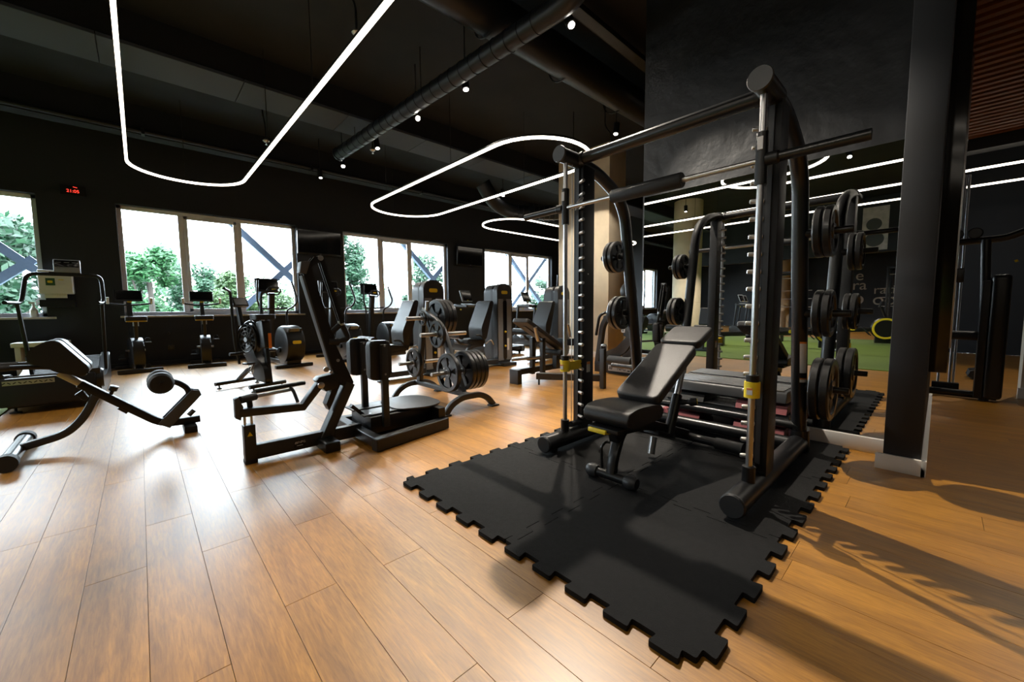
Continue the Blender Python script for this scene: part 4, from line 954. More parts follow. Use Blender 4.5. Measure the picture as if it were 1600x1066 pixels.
# ================================================================== weight stack machines (local: tower at origin, user faces -X)
def badge(mb_parent, x, y, z, rot=(0, 0, 0), s=1.0, name='brand_badge'):
    pol = fillet([(-.05*s, -.02*s), (.05*s, -.02*s), (.05*s, .02*s), (-.05*s, .02*s)], .018*s, 4, True)
    o = MB().prism([(p.x, p.y) for p in pol], -.002, .002, 'xz', bev=.0008, seg=1).build(name, 'yellow', mb_parent); o.location = (x, y, z); o.rotation_euler = rot
    return o
def stack_machine(label):
    t = thing('weight_stack_machine', label, 'gym machine', group='seated weight stack machines with grey towers')
    def arch(hw, h, r): return [(p.x, p.y) for p in fillet([(-hw, .03), (hw, .03), (hw, h), (-hw, h)], r, 8, True)][0:]
    # tower: front face looks along -Y, two shells of different width
    fr = MB().prism([(x_+.02, z_) for x_, z_ in arch(.185, 1.50, .17)], -.18, -.06, 'xz', bev=.02, seg=3).build('front_shell', 'dgrey', t)
    MB().prism([(x_+.075, z_) for x_, z_ in arch(.20, 1.49, .16)], .02, .24, 'xz', bev=.03, seg=3).build('rear_shell', 'dgrey', t)
    MB().box(-.14, .2, -.07, .03, .04, 1.40).build('weight_stack', 'black', t)
    for x_ in (-.085, .115): MB().box(x_-.062, x_+.062, -.188, -.179, .10, 1.22, b=.003).build('silver_panel', 'lgrey', fr)
    MB().prism([(p.x+.012, p.y) for p in fillet([(-.045, .12), (.045, .12), (.045, 1.19), (-.045, 1.19)], .04, 5, True)], -.193, -.186, 'xz').build('pin_slot', 'glossblack', fr)
    badge(fr, .012, -.183, 1.34, (0, 0, 0), 1.5)
    for z in (.62, .36): MB().ball((.012, -.20, z), .022, 10).build('selector_pin', 'yellow', fr)
    MB().box(.06, .11, -.192, -.187, .28, .50).build('weight_scale', 'paper', fr)
    MB().box(-.85, .24, -.035, .035, .03, .11, b=.008).build('base_rail', 'dgrey', t)
    MB().box(-.12, .2, -.30, .30, 0, .06, b=.008).build('base_foot', 'dgrey', t)
    MB().rtube([(-.86, -.16, 0.01), (-.84, -.16, .30), (-.78, -.16, .40), (-.60, -.16, .42), (-.5, -.16, .42)], .07, .06, .012, bend=.10, up=(0, 1, 0)).build('front_leg', 'dgrey', t)
    MB().box(-.93, -.77, -.20, -.12, 0, .02, b=.005).build('leg_pad', 'rubber', t)
    MB().bar((-.86, -.16, .09), (-.15, -.16, .09), .06, .08, b=.006).build('side_rail', 'dgrey', t)
    st = MB().prism([(p.x, p.y) for p in fillet([(-.86, .44), (-.48, .42), (-.46, .50), (-.84, .54)], .03, 4, True)], -.2, .2, 'xz', bev=.025, seg=3).build('seat', 'leather', t)
    MB().prism([(p.x, p.y) for p in fillet([(-.52, .50), (-.43, .50), (-.29, 1.02), (-.25, 1.18), (-.33, 1.19), (-.42, .98), (-.54, .72)], .05, 4, True)], -.19, .19, 'xz', bev=.03, seg=3).build('backrest', 'leather', t)
    MB().prism([(-.43, .42), (-.38, .42), (-.21, 1.1), (-.255, 1.12)], -.06, .06, 'xz', bev=.006).build('back_support', 'black', t)
    for z, x in ((.66, -.375), (.95, -.297)):
        for y in (-.12, .12): MB().lathe([(0, .006), (.01, .006), (.011, 0)], (x, y, z), (1, 0, 0), 8).build('back_bolt', 'steel', t)
    MB().cyl((-1.0, -.24, .60), (-1.0, .24, .60), .06, 18).build('shin_roller', 'leather', t)
    MB().tube([(-.62, .0, .44), (-.86, 0, .44), (-1.0, 0, .60)], .025, 10, bend=.08).build('lever', 'dgrey', t)
    MB().tube([(-.5, -.22, .48), (-.62, -.26, .60), (-.72, -.26, .60)], .014, 8, bend=.05).build('grip', 'rubber', t)
    MB().tube([(-.38, -.1, .42), (-.30, -.16, .50), (-.24, -.16, .40)], .012, 8, bend=.04).build('adjust_lever', 'chrome', t)
    return t
m0 = stack_machine('seated weight machine with grey tower behind the plate tree'); m0.location = (3.38, 5.62, 0)
clone(m0, (4.88, 5.62, 0), 0, 'middle seated weight machine, its tower right of the plate tree')
clone(m0, (6.32, 5.42, 0), 0, 'seated weight machine whose tower stands nearest the concrete column')

# ================================================================== cardio machines, local: user faces +Y
def upright_bike(label):
    t = thing('upright_bike', label, 'exercise bike', group='upright exercise bikes by the window')
    MB().box(-.29, .29, -.46, -.38, 0, .07, b=.012).build('rear_foot', 'plastic', t)
    MB().box(-.24, .24, .40, .47, 0, .06, b=.012).build('front_foot', 'plastic', t)
    MB().box(-.035, .035, -.40, .42, .02, .08, b=.008).build('base_rail', 'plastic', t)
    body = MB().prism([(p.x, p.y) for p in fillet([(-.36, .06), (.30, .06), (.34, .42), (.18, .56), (-.20, .60), (-.38, .52), (-.40, .3)], .09, 6, True)], -.075, .075, 'yz', bev=.03, seg=4).build('shroud', 'plastic', t)
    MB().rtube([(0, -.20, .55), (0, -.26, .88)], .05, .05, .012).build('seat_post', 'plastic', t)
    for s in (-.03, .03): MB().cyl((s, -.28, .80), (s, -.28, .87), .008, 8).build('seat_bolt', 'steel', t)
    s_ = MB().prism([(p.x, p.y) for p in fillet([(-.15, -.42), (.15, -.42), (.13, -.28), (.035, -.10), (-.035, -.10), (-.13, -.28)], .05, 5, True)], .885, .965, 'xy', bev=.03, seg=4).build('saddle', 'leather', t)
    MB().prism([(p.x, p.y) for p in fillet([(-.14, -.425), (.14, -.425), (.12, -.28), (-.12, -.28)], .04, 4, True)], .875, .893, 'xy', bev=.004).build('saddle_trim', 'yellowpad', s_)
    MB().rtube([(0, .22, .50), (0, .32, 1.22)], .09, .07, .015).build('console_column', 'plastic', t)
    MB().rtube([(-.29, .16, 1.20), (-.12, .27, 1.17), (.12, .27, 1.17), (.29, .16, 1.20)], .03, .03, .01, bend=.08).build('handlebar', 'rubber', t)
    for s in (-1, 1):
        MB().cyl((s*.285, .16, 1.19), (s*.285, .13, 1.30), .02, 10).build('bar_end', 'offwhite', t)
        MB().cyl((s*.08, .0, .36), (s*.13, .0, .36), .02, 10).build('crank_axle', 'steel', t)
        MB().bar((s*.12, 0, .36), (s*.12, s*.09, .36+s*.13), .015, .03).build('crank', 'plastic', t)
        p = MB().box(s*.13, s*.23, s*.09-.045, s*.09+.045, .35+s*.13, .37+s*.13, b=.006).build('pedal', 'plastic', t)
        MB().tube([(s*.14, s*.09-.04, .37+s*.13), (s*.15, s*.09, .44+s*.13), (s*.21, s*.09, .44+s*.13), (s*.22, s*.09+.04, .37+s*.13)], .006, 6, bend=.02).build('pedal_strap', 'rubber', p)
    c = MB().obox((0, .30, 1.335), (.37, .03, .21), (-.32, 0, 0), b=.012).build('console', 'plastic', t)
    MB().obox((0, .283, 1.345), (.33, .005, .16), (-.32, 0, 0)).build('screen', 'screen', c)
    for k in range(3): MB().obox((-.03+.03*k, .262, 1.275), (.016, .004, .008), (-.32, 0, 0)).build('led_readout', 'amber', c)
    MB().obox((0, .23, 1.225), (.06, .02, .02), (-.32, 0, 0), b=.004).build('console_key', 'yellow', c)
    return t
bk = upright_bike('upright bike nearest the left end of the window'); bk.location = (-.09, 9.72, 0); bk.rotation_euler.z = .12
clone(bk, (.90, 9.72, 0), -.06, 'upright bike second from the left, under the window mullion')

def elliptical(label):
    t = thing('elliptical_trainer', label, 'elliptical', group='elliptical trainers by the window')
    dr = MB().lathe([(0, 0), (.27, 0), (.33, .02), (.345, .06), (.345, .28), (.33, .32), (.27, .34), (0, .34)], (-.17, -.45, .42), (1, 0, 0), 36).build('flywheel_housing', 'plastic', t)
    MB().box(-.13, .13, -.62, -.25, .05, .35, b=.03).build('housing_foot', 'plastic', t)
    badge(dr, 0, -.797, .47, (-.15, 0, 0), 1.5)
    MB().obox((0, -.70, .675), (.16, .02, .12), (.72, 0, 0), b=.02).build('vent_window', 'lgrey', dr)
    for x in (-.10, .10): MB().obox((x, -.715, .665), (.03, .03, .15), (.72, 0, 0), b=.012).build('vent_rib', 'plastic', dr)
    MB().box(-.32, .32, -.66, -.56, 0, .06, b=.012).build('rear_foot', 'plastic', t); MB().box(-.30, .30, .62, .70, 0, .06, b=.012).build('front_foot', 'plastic', t)
    for x in (-.06, .06): MB().box(x-.03, x+.03, -.5, .66, .03, .10, b=.01).build('base_rail', 'plastic', t)
    MB().rtube([(0, .55, .08), (0, .50, .70), (0, .38, 1.40)], .13, .10, .02, bend=.2).build('mast', 'plastic', t)
    c = MB().obox((-.06, .42, 1.55), (.42, .05, .27), (-.22, 0, 0), b=.03).build('console', 'plastic', t)
    MB().obox((-.06, .391, 1.56), (.36, .006, .20), (-.22, 0, 0)).build('screen', 'screen', c)
    h = MB().tube([(-.10, .30, 1.36), (-.13, .22, 1.44), (-.08, .20, 1.50), (.08, .20, 1.50), (.13, .22, 1.44), (.10, .30, 1.36), (-.10, .30, 1.36)], .014, 8, bend=.03).build('reading_rail', 'rubber', t)
    MB().obox((0, .235, 1.44), (.18, .03, .09), (-.3, 0, 0), b=.015).build('keypad', 'plastic', t); b2 = badge(t, 0, .215, 1.455, (-.3, 0, 0), .8, 'keypad_badge')
    MB().tube([(-.26, .30, 1.10), (-.10, .36, 1.08), (.10, .36, 1.08), (.26, .30, 1.10)], .018, 10, bend=.06).build('fixed_bar', 'satin', t)
    for s in (-1, 1):
        MB().tube([(s*.20, .22, .30), (s*.22, .25, 1.06), (s*.30, .08, 1.12), (s*.36, .02, 1.25), (s*.30, .14, 1.62)], .019, 10, bend=.12).build('moving_arm', 'satin', t)
        MB().rtube([(s*.17, .25, .34), (s*.16, -.40, .30)], .05, .05, .012).build('link_arm', 'plastic', t)
        p = MB().box(s*.10, s*.26, -.22, .14, .33+.05*s, .36+.05*s, b=.01).build('foot_pedal', 'rubber', t)
        MB().cyl((s*.17, -.45, .42+.1*s), (s*.20, -.45, .42+.1*s), .05, 14).build('crank_hub', 'satin', t)
    return t
el = elliptical('elliptical trainer in front of the bike window, with the tilted console'); el.location = (1.98, 8.72, 0); el.rotation_euler.z = .10
clone(el, (3.12, 8.72, 0), .02, 'elliptical trainer behind the leaning mast of the kickback machine')
clone(el, (4.20, 9.15, 0), .0, 'elliptical trainer standing before the second window')

def treadmill(label):
    t = thing('motor_treadmill', label, 'treadmill', group='motorised treadmills by the window')
    MB().prism([(p.x, p.y) for p in fillet([(-1.5, .05), (.25, .05), (.25, .28), (.02, .30), (-.15, .22), (-1.5, .19)], .04, 4, True)], -.42, -.30, 'yz', bev=.015).build('side_rail', 'plastic', t)
    MB().prism([(p.x, p.y) for p in fillet([(-1.5, .05), (.25, .05), (.25, .28), (.02, .30), (-.15, .22), (-1.5, .19)], .04, 4, True)], .30, .42, 'yz', bev=.015).build('side_rail', 'plastic', t)
    MB().box(-.3, .3, -1.48, .0, .10, .185, b=.01).build('running_belt', 'rubber', t)
    MB().box(-.3, .3, -.12, .25, .10, .30, b=.03).build('motor_hood', 'plastic', t)
    badge(t, -.18, -1.5, .13, (0, 0, 0), 1.2)
    badge(t, -.425, -1.2, .13, (0, 0, -PI/2), 1.2)
    for s in (-1, 1):
        MB().rtube([(s*.38, .10, .25), (s*.38, .0, 1.12)], .06, .05, .012).build('upright', 'satin', t)
        MB().rtube([(s*.38, .05, 1.12), (s*.38, -.42, 1.10)], .05, .05, .015).build('handrail', 'rubber', t)
        MB().ball((s*.30, -.10, 1.03), .018, 8).build('speed_knob', 'yellow', t)
        for y in (-1.4, .15): MB().cyl((s*.34, y, 0), (s*.34, y, .06), .03, 10).build('foot', 'rubber', t)
    MB().box(-.38, .38, -.02, .08, 1.07, 1.16, b=.02).build('crossbar', 'plastic', t)
    MB().obox((0, -.03, 1.14), (.34, .16, .05), (.2, 0, 0), b=.02).build('key_deck', 'lgrey', t)
    c = MB().obox((0, .04, 1.36), (.34, .03, .30), (-.38, 0, 0), b=.02).build('console', 'lgrey', t)
    MB().obox((.012, .023, 1.362), (.29, .006, .25), (-.38, 0, 0)).build('screen', 'screen', c)
    MB().obox((0, -.03, 1.255), (.05, .004, .012), (-.38, 0, 0)).build('screen_mark', 'yellow', c)
    return t
td = treadmill('treadmill between the first two weight towers'); td.location = (5.95, 8.0, 0); td.rotation_euler.z = .10
clone(td, (8.05, 8.0, 0), .10, 'treadmill before the window nearest the concrete column')

# air bike
ab = thing('air_bike', 'black fan bike with tall swinging handles in front of the window', 'exercise bike', (1.10, 6.28, 0)); ab.rotation_euler.z = .36
fr = MB().tube([(0, .28, .62), (0, .20, .86), (0, .02, .92), (0, -.10, .80), (0, -.10, .50), (0, .10, .40), (0, .25, .46)], .018, 10, bend=.09, closed=True).build('fan_guard', 'satin', ab)
MB().lathe([(.20, -.05), (.215, -.04), (.215, .04), (.20, .05), (.20, -.05)], (0, .08, .66), (1, 0, 0), 30).build('fan_rim', 'satin', ab)
for k in range(6):
    a = PI*k/6; MB().obox((0, .08, .66), (.055, .39, .03), (a, 0, 0), b=.004, seg=1).build('fan_blade', 'plastic', ab)
for k in range(3): MB().lathe([(.06+.05*k, .052), (.066+.05*k, .056), (.072+.05*k, .052)], (0, .08, .66), (-1, 0, 0), 24).build('guard_ring', 'satin', ab)
MB().cyl((-.06, .08, .66), (.06, .08, .66), .035, 14).build('hub', 'steel', ab)
MB().rtube([(0, .42, .07), (0, .10, .28), (0, -.25, .10)], .05, .05, .01, bend=.1).build('lower_frame', 'satin', ab)
MB().rtube([(.03, -.26, .08), (.04, -.20, .5), (.05, -.15, .86)], .06, .05, .012).build('seat_tube', 'satin', ab)
MB().cyl((.05, -.16, .80), (.055, -.14, .93), .02, 12).build('seat_post', 'chrome', ab)
MB().prism([(p.x, p.y) for p in fillet([(-.12, -.30), (.15, -.30), (.13, -.12), (.05, .02), (-.02, .02), (-.10, -.12)], .05, 4, True)], .93, 1.0, 'xy', bev=.028, seg=3).build('saddle', 'leather', ab)
MB().box(.035, .075, -.27, -.265, .55, .75).build('orange_decal', 'orange', ab)
MB().prism([(p.x, p.y) for p in fillet([(-.30, .10), (-.06, .12), (.14, .44), (.10, .60), (-.02, .60), (-.12, .42), (-.26, .30)], .05, 4, True)], -.05, .045, 'yz', bev=.015).build('chain_guard', 'plastic', ab)
MB().prism([(p.x, p.y) for p in fillet([(-.26, .55), (-.12, .55), (-.08, .90), (-.22, .92)], .03, 3, True)], -.01, .10, 'yz', bev=.012).build('seat_mast_cover', 'plastic', ab)
for y, hw in ((.40, .30), (-.26, .24)):
    f = MB().cyl((-hw, y, .07), (hw, y, .07), .025, 12).build('stabiliser', 'satin', ab)
    for s in (-1, 1): MB().lathe([(0, 0), (.03, 0), (.03, .012), (.01, .02), (.01, .06), (0, .06)], (s*(hw-.05), y, 0), (0, 0, 1), 12).build('levelling_foot', 'rubber', f)
MB().rtube([(-.04, .18, .85), (-.05, .22, 1.12)], .06, .05, .01).build('console_post', 'satin', ab)
c = MB().obox((-.05, .18, 1.16), (.20, .05, .13), (-.5, 0, 0), b=.01).build('console', 'plastic', ab); MB().obox((-.05, .15, 1.17), (.15, .008, .09), (-.5, 0, 0)).build('console_display', 'lgrey', c)
for s in (-1, 1):
    MB().tube([(s*.14, .10, .34), (s*.17, .12, .6), (s*.20, .10, 1.30), (s*.35, -.05, 1.33)], .017, 10, bend=.05).build('swing_handle', 'satin', ab)
    MB().cyl((s*.14, .02, .49), (s*.30, .02, .49), .02, 10).build('foot_peg', 'rubber', ab)
    MB().bar((s*.07, -.03, .26), (s*.09, -.03+s*.10, .26-s*.1), .015, .03).build('crank', 'steel', ab)
    MB().box(s*.10, s*.21, -.08+s*.10, .02+s*.10, .25-s*.1, .275-s*.1, b=.005).build('pedal', 'plastic', ab)
    MB().lathe([(.05, 0), (.06, .005), (.05, .01)], (s*.07, -.03, .26), (s, 0, 0), 16).build('chainring', 'steel', ab)

# ================================================================== walls: screens, clock, dispenser
def tv(x, z, w, h, label, y=WY, tilt=.06):
    t = thing('wall_tv', label, 'television', (x, y, z), 0, 'wall mounted televisions')
    b_ = MB().obox((0, -.13, 0), (w, .05, h), (tilt, 0, 0), b=.006).build('housing', 'plastic', t)
    MB().obox((0, -.157, .005), (w-.04, .004, h-.06), (tilt, 0, 0)).build('screen', 'screen', b_)
    MB().obox((0, -.158, -h/2+.018), (.05, .003, .01), (tilt, 0, 0)).build('logo_mark', 'lgrey', b_)
    MB().box(-.08, .08, -.12, 0, -.08, .08).build('bracket', 'black', t)
    MB().cyl((-.3, -.06, h*.42), (-.3, -.06, -h*.42), .006, 6).build('cable', 'black', t)
    return t
tv(3.28, 2.66, 1.0, .58, 'television between the bike window and the elliptical window')
tv(7.78, 2.70, 1.0, .58, 'television between the second and third windows')
tv(12.45, 2.05, .9, .55, 'television right of the window by the column, mostly hidden')
ck = thing('wall_clock', 'black wall clock showing 21 05 in red digits, high between two windows', 'clock', (-.71, WY, 3.14))
MB().box(-.15, .15, -.05, 0, -.07, .09, b=.008).build('housing', 'ceil', ck)
text('21:05', 'digits', 'redled', .070, (0.0, -.053, -.005), (PI/2, 0, 0), ck, .001)
MB().obox((.03, -.052, .065), (.05, .002, .008), (0, .2, 0)).build('indicator', 'redled', ck)
dp = thing('towel_dispenser', 'white paper towel dispenser with a green sticker, left of the bike window', 'dispenser', (-1.0, WY, 1.56))
MB().box(-.20, .20, -.22, 0, -.20, .20, b=.03, seg=3).build('housing', 'offwhite', dp)
MB().box(-.14, .11, -.16, -.10, -.27, -.19, b=.004).build('paper_sheet', 'white', dp)
MB().box(-.11, -.005, -.224, -.219, -.06, .06).build('green_sticker', 'green_print', dp)
MB().prism([(p.x, p.y) for p in fillet([(-.09, -.02), (-.03, -.02), (-.03, .02), (-.09, .02)], .015, 3, True)], -.226, -.2235, 'xz').build('sticker_print', 'yellow', dp)
MB().box(.03, .10, -.224, -.219, -.045, .045).build('white_sticker', 'paper', dp)
MB().box(.035, .095, -.225, -.2195, .03, .043).build('sticker_band', 'yellow', dp)
MB().box(-.20, .20, -.20, 0, -.42, -.30).build('waste_bracket', 'black', dp)
bt = thing('spray_bottle', 'clear spray bottle on the sill of the left edge window', 'bottle', (-1.30, WY+.04, WZ0))
MB().lathe([(0, 0), (.045, 0), (.048, .02), (.048, .12), (.02, .17), (.016, .20), (0, .20)], (0, 0, 0), (0, 0, 1), 18).build('bottle_body', 'offwhite', bt)
MB().box(-.03, .03, -.0495, -.044, .03, .11).build('bottle_label', 'paper', bt)
MB().lathe([(0, .20), (.02, .20), (.02, .225), (0, .225)], (0, 0, 0), (0, 0, 1), 12).build('collar', 'white', bt)
MB().prism([(-.05, .225), (.02, .225), (.02, .26), (-.05, .255)], -.012, .012, 'xz').build('trigger_head', 'white', bt)
wx = thing('white_bench', 'low white box bench against the window wall behind the curved treadmill', 'bench', (-1.2, 10.05, 0))
MB().box(-.3, .3, -.22, .25, .50, .57, b=.01).build('top_slab', 'white', wx)
for x in (-.24, .24): MB().box(x-.03, x+.03, -.18, .22, 0, .50, b=.006).build('side_panel', 'white', wx)
sk = thing('wall_socket', 'small black socket low on the wall between the bikes', 'socket', (.42, WY, .33))
MB().box(-.05, .05, -.025, 0, -.05, .05, b=.006).build('plate', 'plastic', sk); MB().cyl((0, -.026, 0), (0, -.03, 0), .02, 14).build('insert', 'dgrey', sk)
k2 = thing('thermostat', 'small round thermostat on the wall between the bikes', 'thermostat', (.40, WY, .62))
MB().lathe([(0, .03), (.02, .03), (.025, 0)], (0, 0, 0), (0, -1, 0), 14).build('dial', 'dgrey', k2); MB().box(-.03, .03, -.004, 0, -.03, .03).build('plate', 'plastic', k2)

# concrete columns
co = thing('concrete_column', 'rectangular beige concrete column behind the rack upright', 'column', (7.3, 5.28, 0))
MB().box(-.30, .30, -.66, .66, .0, CZ, b=.01).build('shaft', 'concrete', co); MB().box(-.31, .31, -.67, .67, 0, .12, b=.006).build('skirting', 'skirt', co)
def round_column(x, y, r, label):
    t = thing('round_column', label, 'column', (x, y, 0), 0, 'round concrete columns')
    MB().cyl((0, 0, .015), (0, 0, CZ), r, 32).build('shaft', 'concrete', t)
    for z in (1.2, 2.4, 3.6): MB().lathe([(r+.002, -.008), (r+.005, 0), (r+.002, .008)], (0, 0, z), (0, 0, 1), 32).build('form_joint', 'concrete', t)
    return t
round_column(-5.3, 5.55, .42, 'round beige concrete column beyond the turf, seen in the mirror')
round_column(-14.6, 5.2, .42, 'distant round concrete column seen low in the mirror')
# posters
def poster(loc, rz, w, h, label, m1, m2):
    t = thing('wall_poster', label, 'poster', loc, rz)
    MB().box(-w/2, w/2, -.02, 0, -h/2, h/2).build('sheet', m1, t)
    MB().lathe([(0, .003), (w*.30, .003), (w*.30, 0)], (w*.05, -.02, h*.1), (0, -1, 0), 28).build('printed_disc', m2, t)
    MB().lathe([(0, .003), (w*.36, .003), (w*.36, 0)], (0, -.0195, -h*.25), (0, -1, 0), 28).build('printed_bowl', m2, t)
    return t
poster((12.98, 6.0, 2.1), -PI/2, 1.8, 2.6, 'pale lilac poster on the end wall beside the mirror edge', 'lilac', 'glossblack')
poster((-8.998, 1.47, 3.37), PI/2, .60, 1.30, 'pinkish poster high on the bulkhead, seen in the mirror', 'pinkprint', 'mgrey')
# ================================================================== side bay: cable station
cs = thing('cable_station', 'black cable station with a padded column, in the side bay at the right edge', 'gym machine', (6.75, -.3, 0))
col_ = wb(MB().box(6.58, 6.78, -.50, -.36, .03, 1.36, b=.05, seg=4), 'stack_shroud', 'satin', cs)
wb(MB().box(6.60, 6.76, -.36, -.30, .03, 1.30, b=.01), 'stack_cover', 'black', cs)
wb(MB().cyl((6.70, -.47, .05), (6.75, .05, .05), .04, 14), 'base_tube', 'satin', cs)
wb(MB().cyl((6.68, -.45, .70), (6.75, .05, .71), .05, 14), 'cross_arm', 'rubber', cs)
wb(MB().cyl((6.70, -.38, 0), (6.70, -.30, 1.74), .04, 14), 'upright', 'satin', cs)
wb(MB().tube([(6.75, .05, 1.74), (6.70, -.45, 1.74), (6.70, -.60, 1.82), (6.75, -.85, 1.86)], .035, 12, bend=.08), 'top_tube', 'satin', cs)
for y in (-.08, -.22): wb(MB().lathe([(0, 0), (.06, 0), (.06, .02), (.05, .03), (0, .03)], (6.72, y, 1.82), (-1, 0, 0), 20), 'pulley', 'plastic', cs)
for y in (-.03, -.12, -.15): wb(MB().cyl((6.9, y, .12), (6.9, y, 2.5), .012, 10), 'guide_rod', 'chrome', cs)
wb(MB().box(6.86, 6.94, -.20, .02, .06, .14, b=.01), 'rod_base', 'black', cs)
wb(MB().box(6.85, 6.95, -.17, -.08, 1.3, 1.46, b=.01), 'carriage', 'plastic', cs)
wb(MB().cyl((6.60, -.515, 1.48), (6.60, -.505, 1.5), .012, 8), 'pin', 'yellow', cs)
dbm = thing('hex_dumbbell', 'black hexagonal dumbbell on the floor of the side bay', 'dumbbell', (8.6, -.38, .075))
for s in (-1, 1): MB().lathe([(0, 0), (.065, 0), (.075, .015), (.075, .09), (.06, .11), (0, .11)], (s*.06, 0, 0), (s, 0, 0), 6).build('head', 'rubber', dbm)
MB().cyl((-.07, 0, 0), (.07, 0, 0), .017, 12).build('handle', 'steel', dbm)

# ================================================================== across the turf, seen in the mirror
def rower(label, loc, rz):
    t = thing('rowing_machine', label, 'rowing machine', loc, rz, 'rowing machines with yellow ringed flywheels')
    fl_ = MB().lathe([(0, -.10), (.26, -.10), (.30, -.07), (.30, .07), (.26, .10), (0, .10)], (0, 0, .42), (1, 0, 0), 32).build('flywheel', 'plastic', t)
    for s in (-1, 1): MB().lathe([(.225, .0), (.25, .004), (.275, .0), (.25, -.003)], (s*.102, 0, .42), (s, 0, 0), 32).build('yellow_ring', 'yellow', fl_)
    MB().rtube([(0, .1, .40), (0, 1.0, .36), (0, 2.3, .30)], .09, .12, .02).build('rail', 'plastic', t)
    MB().box(-.13, .13, 1.25, 1.55, .42, .50, b=.03).build('seat', 'leather', t)
    MB().box(-.25, .25, -.25, -.17, 0, .06, b=.01).build('front_foot', 'plastic', t); MB().box(-.25, .25, 2.2, 2.28, 0, .25, b=.01).build('rear_foot', 'plastic', t)
    MB().box(-.06, .06, -.2, .2, .03, .2, b=.01).build('stand', 'plastic', t)
    badge(t, -.05, .7, .40, (0, 0, -PI/2), 2.0); badge(t, .05, .7, .40, (0, 0, PI/2), 2.0)
    MB().rtube([(0, 0, .68), (0, .1, 1.0)], .05, .04, .01).build('console_arm', 'plastic', t); MB().obox((0, .12, 1.06), (.24, .03, .16), (.3, 0, 0), b=.01).build('console', 'plastic', t)
    for s in (-1, 1): MB().obox((s*.14, .38, .34), (.10, .02, .28), (-.7, 0, 0), b=.006).build('foot_plate', 'rubber', t)
    return t
rower('rowing machine on the turf, its yellow ring seen behind the rack plates', (-4.4, 1.75, .014), -.25)
rower('rowing machine farther back on the turf, close to the pier edge in the mirror', (-6.8, .95, .014), -.2)

def rig(label, loc, rz):
    t = thing('training_rig', label, 'rack', loc, rz, 'black training rigs at the far end')
    for x in (-.6, .6):
        for y in (-.6, .6):
            u = MB().box(x-.035, x+.035, y-.035, y+.035, 0, 2.45, b=.004).build('post', 'black', t)
            for k in range(12): MB().cyl((x-.0365 if x < 0 else x+.0365, y, .4+.16*k), (x-.034 if x < 0 else x+.034, y, .4+.16*k), .014, 8).build('hole', 'steel', u)
    for y in (-.6, .6): MB().box(-.6, .6, y-.035, y+.035, 2.38, 2.45, b=.004).build('top_beam', 'black', t)
    for x in (-.6, .6): MB().box(x-.035, x+.035, -.6, .6, 2.38, 2.45, b=.004).build('side_beam', 'black', t); MB().box(x-.035, x+.035, -.6, .6, .0, .07, b=.004).build('foot_beam', 'black', t)
    MB().cyl((-.6, 0, 2.2), (.6, 0, 2.2), .016, 12).build('pull_up_bar', 'steel', t)
    for k in range(3): MB().cyl((-.9, .62, 1.0+.35*k), (.9, .62, 1.0+.35*k), .014, 10).build('stored_bar', 'chrome', t)
    return t
rig('training rig nearest the poster, seen in the mirror', (-13.2, .75, 0), PI/2)
rig('training rig beside the pier edge in the mirror', (-12.6, 4.6, 0), PI/2)
# lettering on the far wall, reads the right way round only in the mirror
sg = thing('wall_lettering', 'large pale lettering on the black far wall, seen in the mirror', 'lettering', (RX0+.01, 2.4, 1.9))
for s_, y, z, sz in (('e', .1, .45, .62), ('ra', .09, .03, .62), ('o', .13, -.55, .85), ('ratic', -.85, -.2, .52), ('oo', -.75, -.62, .70)):
    text(s_, 'letters', 'beige', sz, (.01, y, z), (PI/2, 0, PI/2), sg, .01, flip=True)
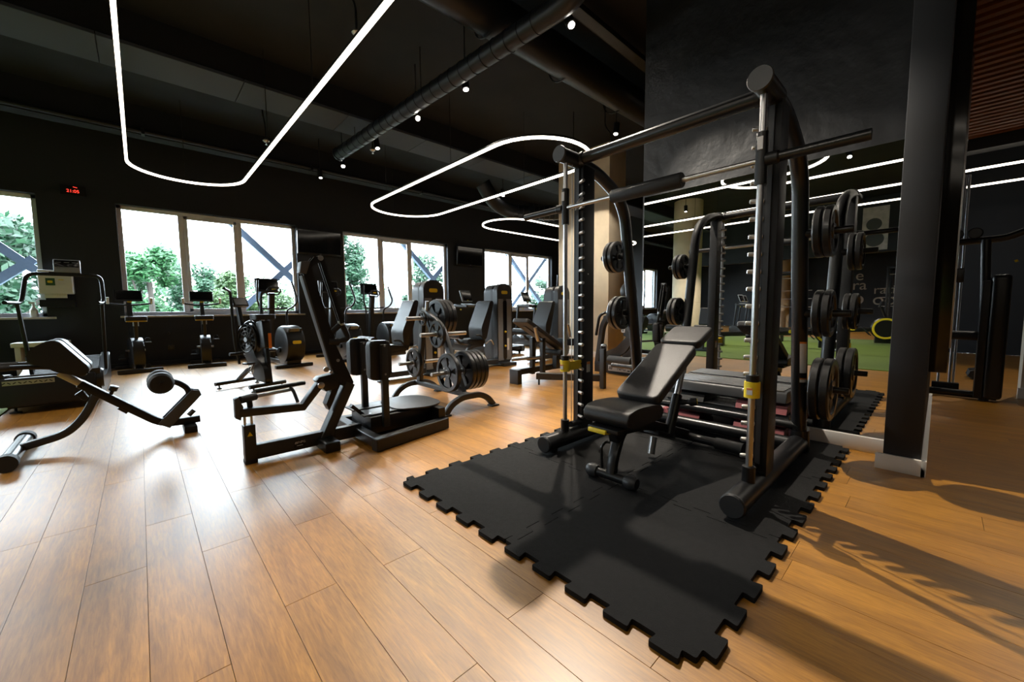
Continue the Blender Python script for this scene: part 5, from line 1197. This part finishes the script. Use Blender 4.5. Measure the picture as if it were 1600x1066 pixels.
# step machine and benches between turf and column
hk = thing('hack_machine', 'grey hack squat machine with curved horns in front of the round column, in the mirror', 'gym machine', (-4.0, 5.0, .0))
MB().obox((0, 0, .62), (.34, .12, 1.1), (0, 0, 0), b=.02).build('back_plate', 'dgrey', hk)
for s in (-1, 1): MB().tube([(s*.32, 0, .1), (s*.36, 0, .6), (s*.38, 0, 1.25), (s*.20, 0, 1.12), (0, 0, 1.05)], .025, 10, bend=.08).build('horn_frame', 'satin', hk)
MB().box(-.4, .4, -.35, .35, 0.015, .09, b=.01).build('base', 'dgrey', hk); MB().box(-.30, .30, -.30, -.18, .09, .34, b=.02).build('front_box', 'dgrey', hk)
for s in (-1, 1): MB().rtube([(s*.3, -.3, .08), (s*.3, .3, .08)], .06, .05, .01).build('rail', 'black', hk)
def pad_bench(label, loc, rz):
    t = thing('preacher_bench', label, 'bench', loc, rz, 'small padded benches on the turf')
    MB().obox((0, .22, .80), (.42, .09, .42), (-.25, 0, 0), b=.03, seg=3).build('arm_pad', 'leather_top', t)
    MB().cyl((-.22, -.02, .52), (.22, -.02, .52), .085, 18).build('roll_pad', 'leather', t)
    MB().rtube([(0, .25, .70), (0, .18, .4), (0, .32, .02)], .06, .06, .01, bend=.1).build('post', 'dgrey', t)
    MB().rtube([(0, -.02, .50), (0, -.12, .02)], .06, .06, .01).build('front_leg', 'dgrey', t)
    for y in (-.14, .34): MB().box(-.25, .25, y-.03, y+.03, 0, .05, b=.01).build('foot', 'dgrey', t)
    return t
pad_bench('padded bench on the turf nearest the mirror edge', (-2.0, 4.35, .014), PI/2)
pad_bench('padded bench on the turf, second from the mirror edge', (-2.2, 3.75, .014), PI/2)
clone(el, (-7.0, 8.6, 0.014), 0, 'elliptical trainer beyond the turf, left of the pair in the mirror')
clone(el, (-8.2, 8.6, 0.014), 0, 'elliptical trainer beyond the turf, right of the pair in the mirror')
clone(bk, (-9.4, 7.6, 0), .3, 'upright bike at the far side of the turf, in the mirror')
clone(bk, (-10.4, 7.2, 0), .2, 'second upright bike at the far side of the turf, in the mirror')
clone(td, (-9.8, 5.3, 0), .2, 'treadmill beyond the turf, seen in the mirror')
clone(td, (-11.2, 5.6, 0), .2, 'second treadmill beyond the turf, seen in the mirror')
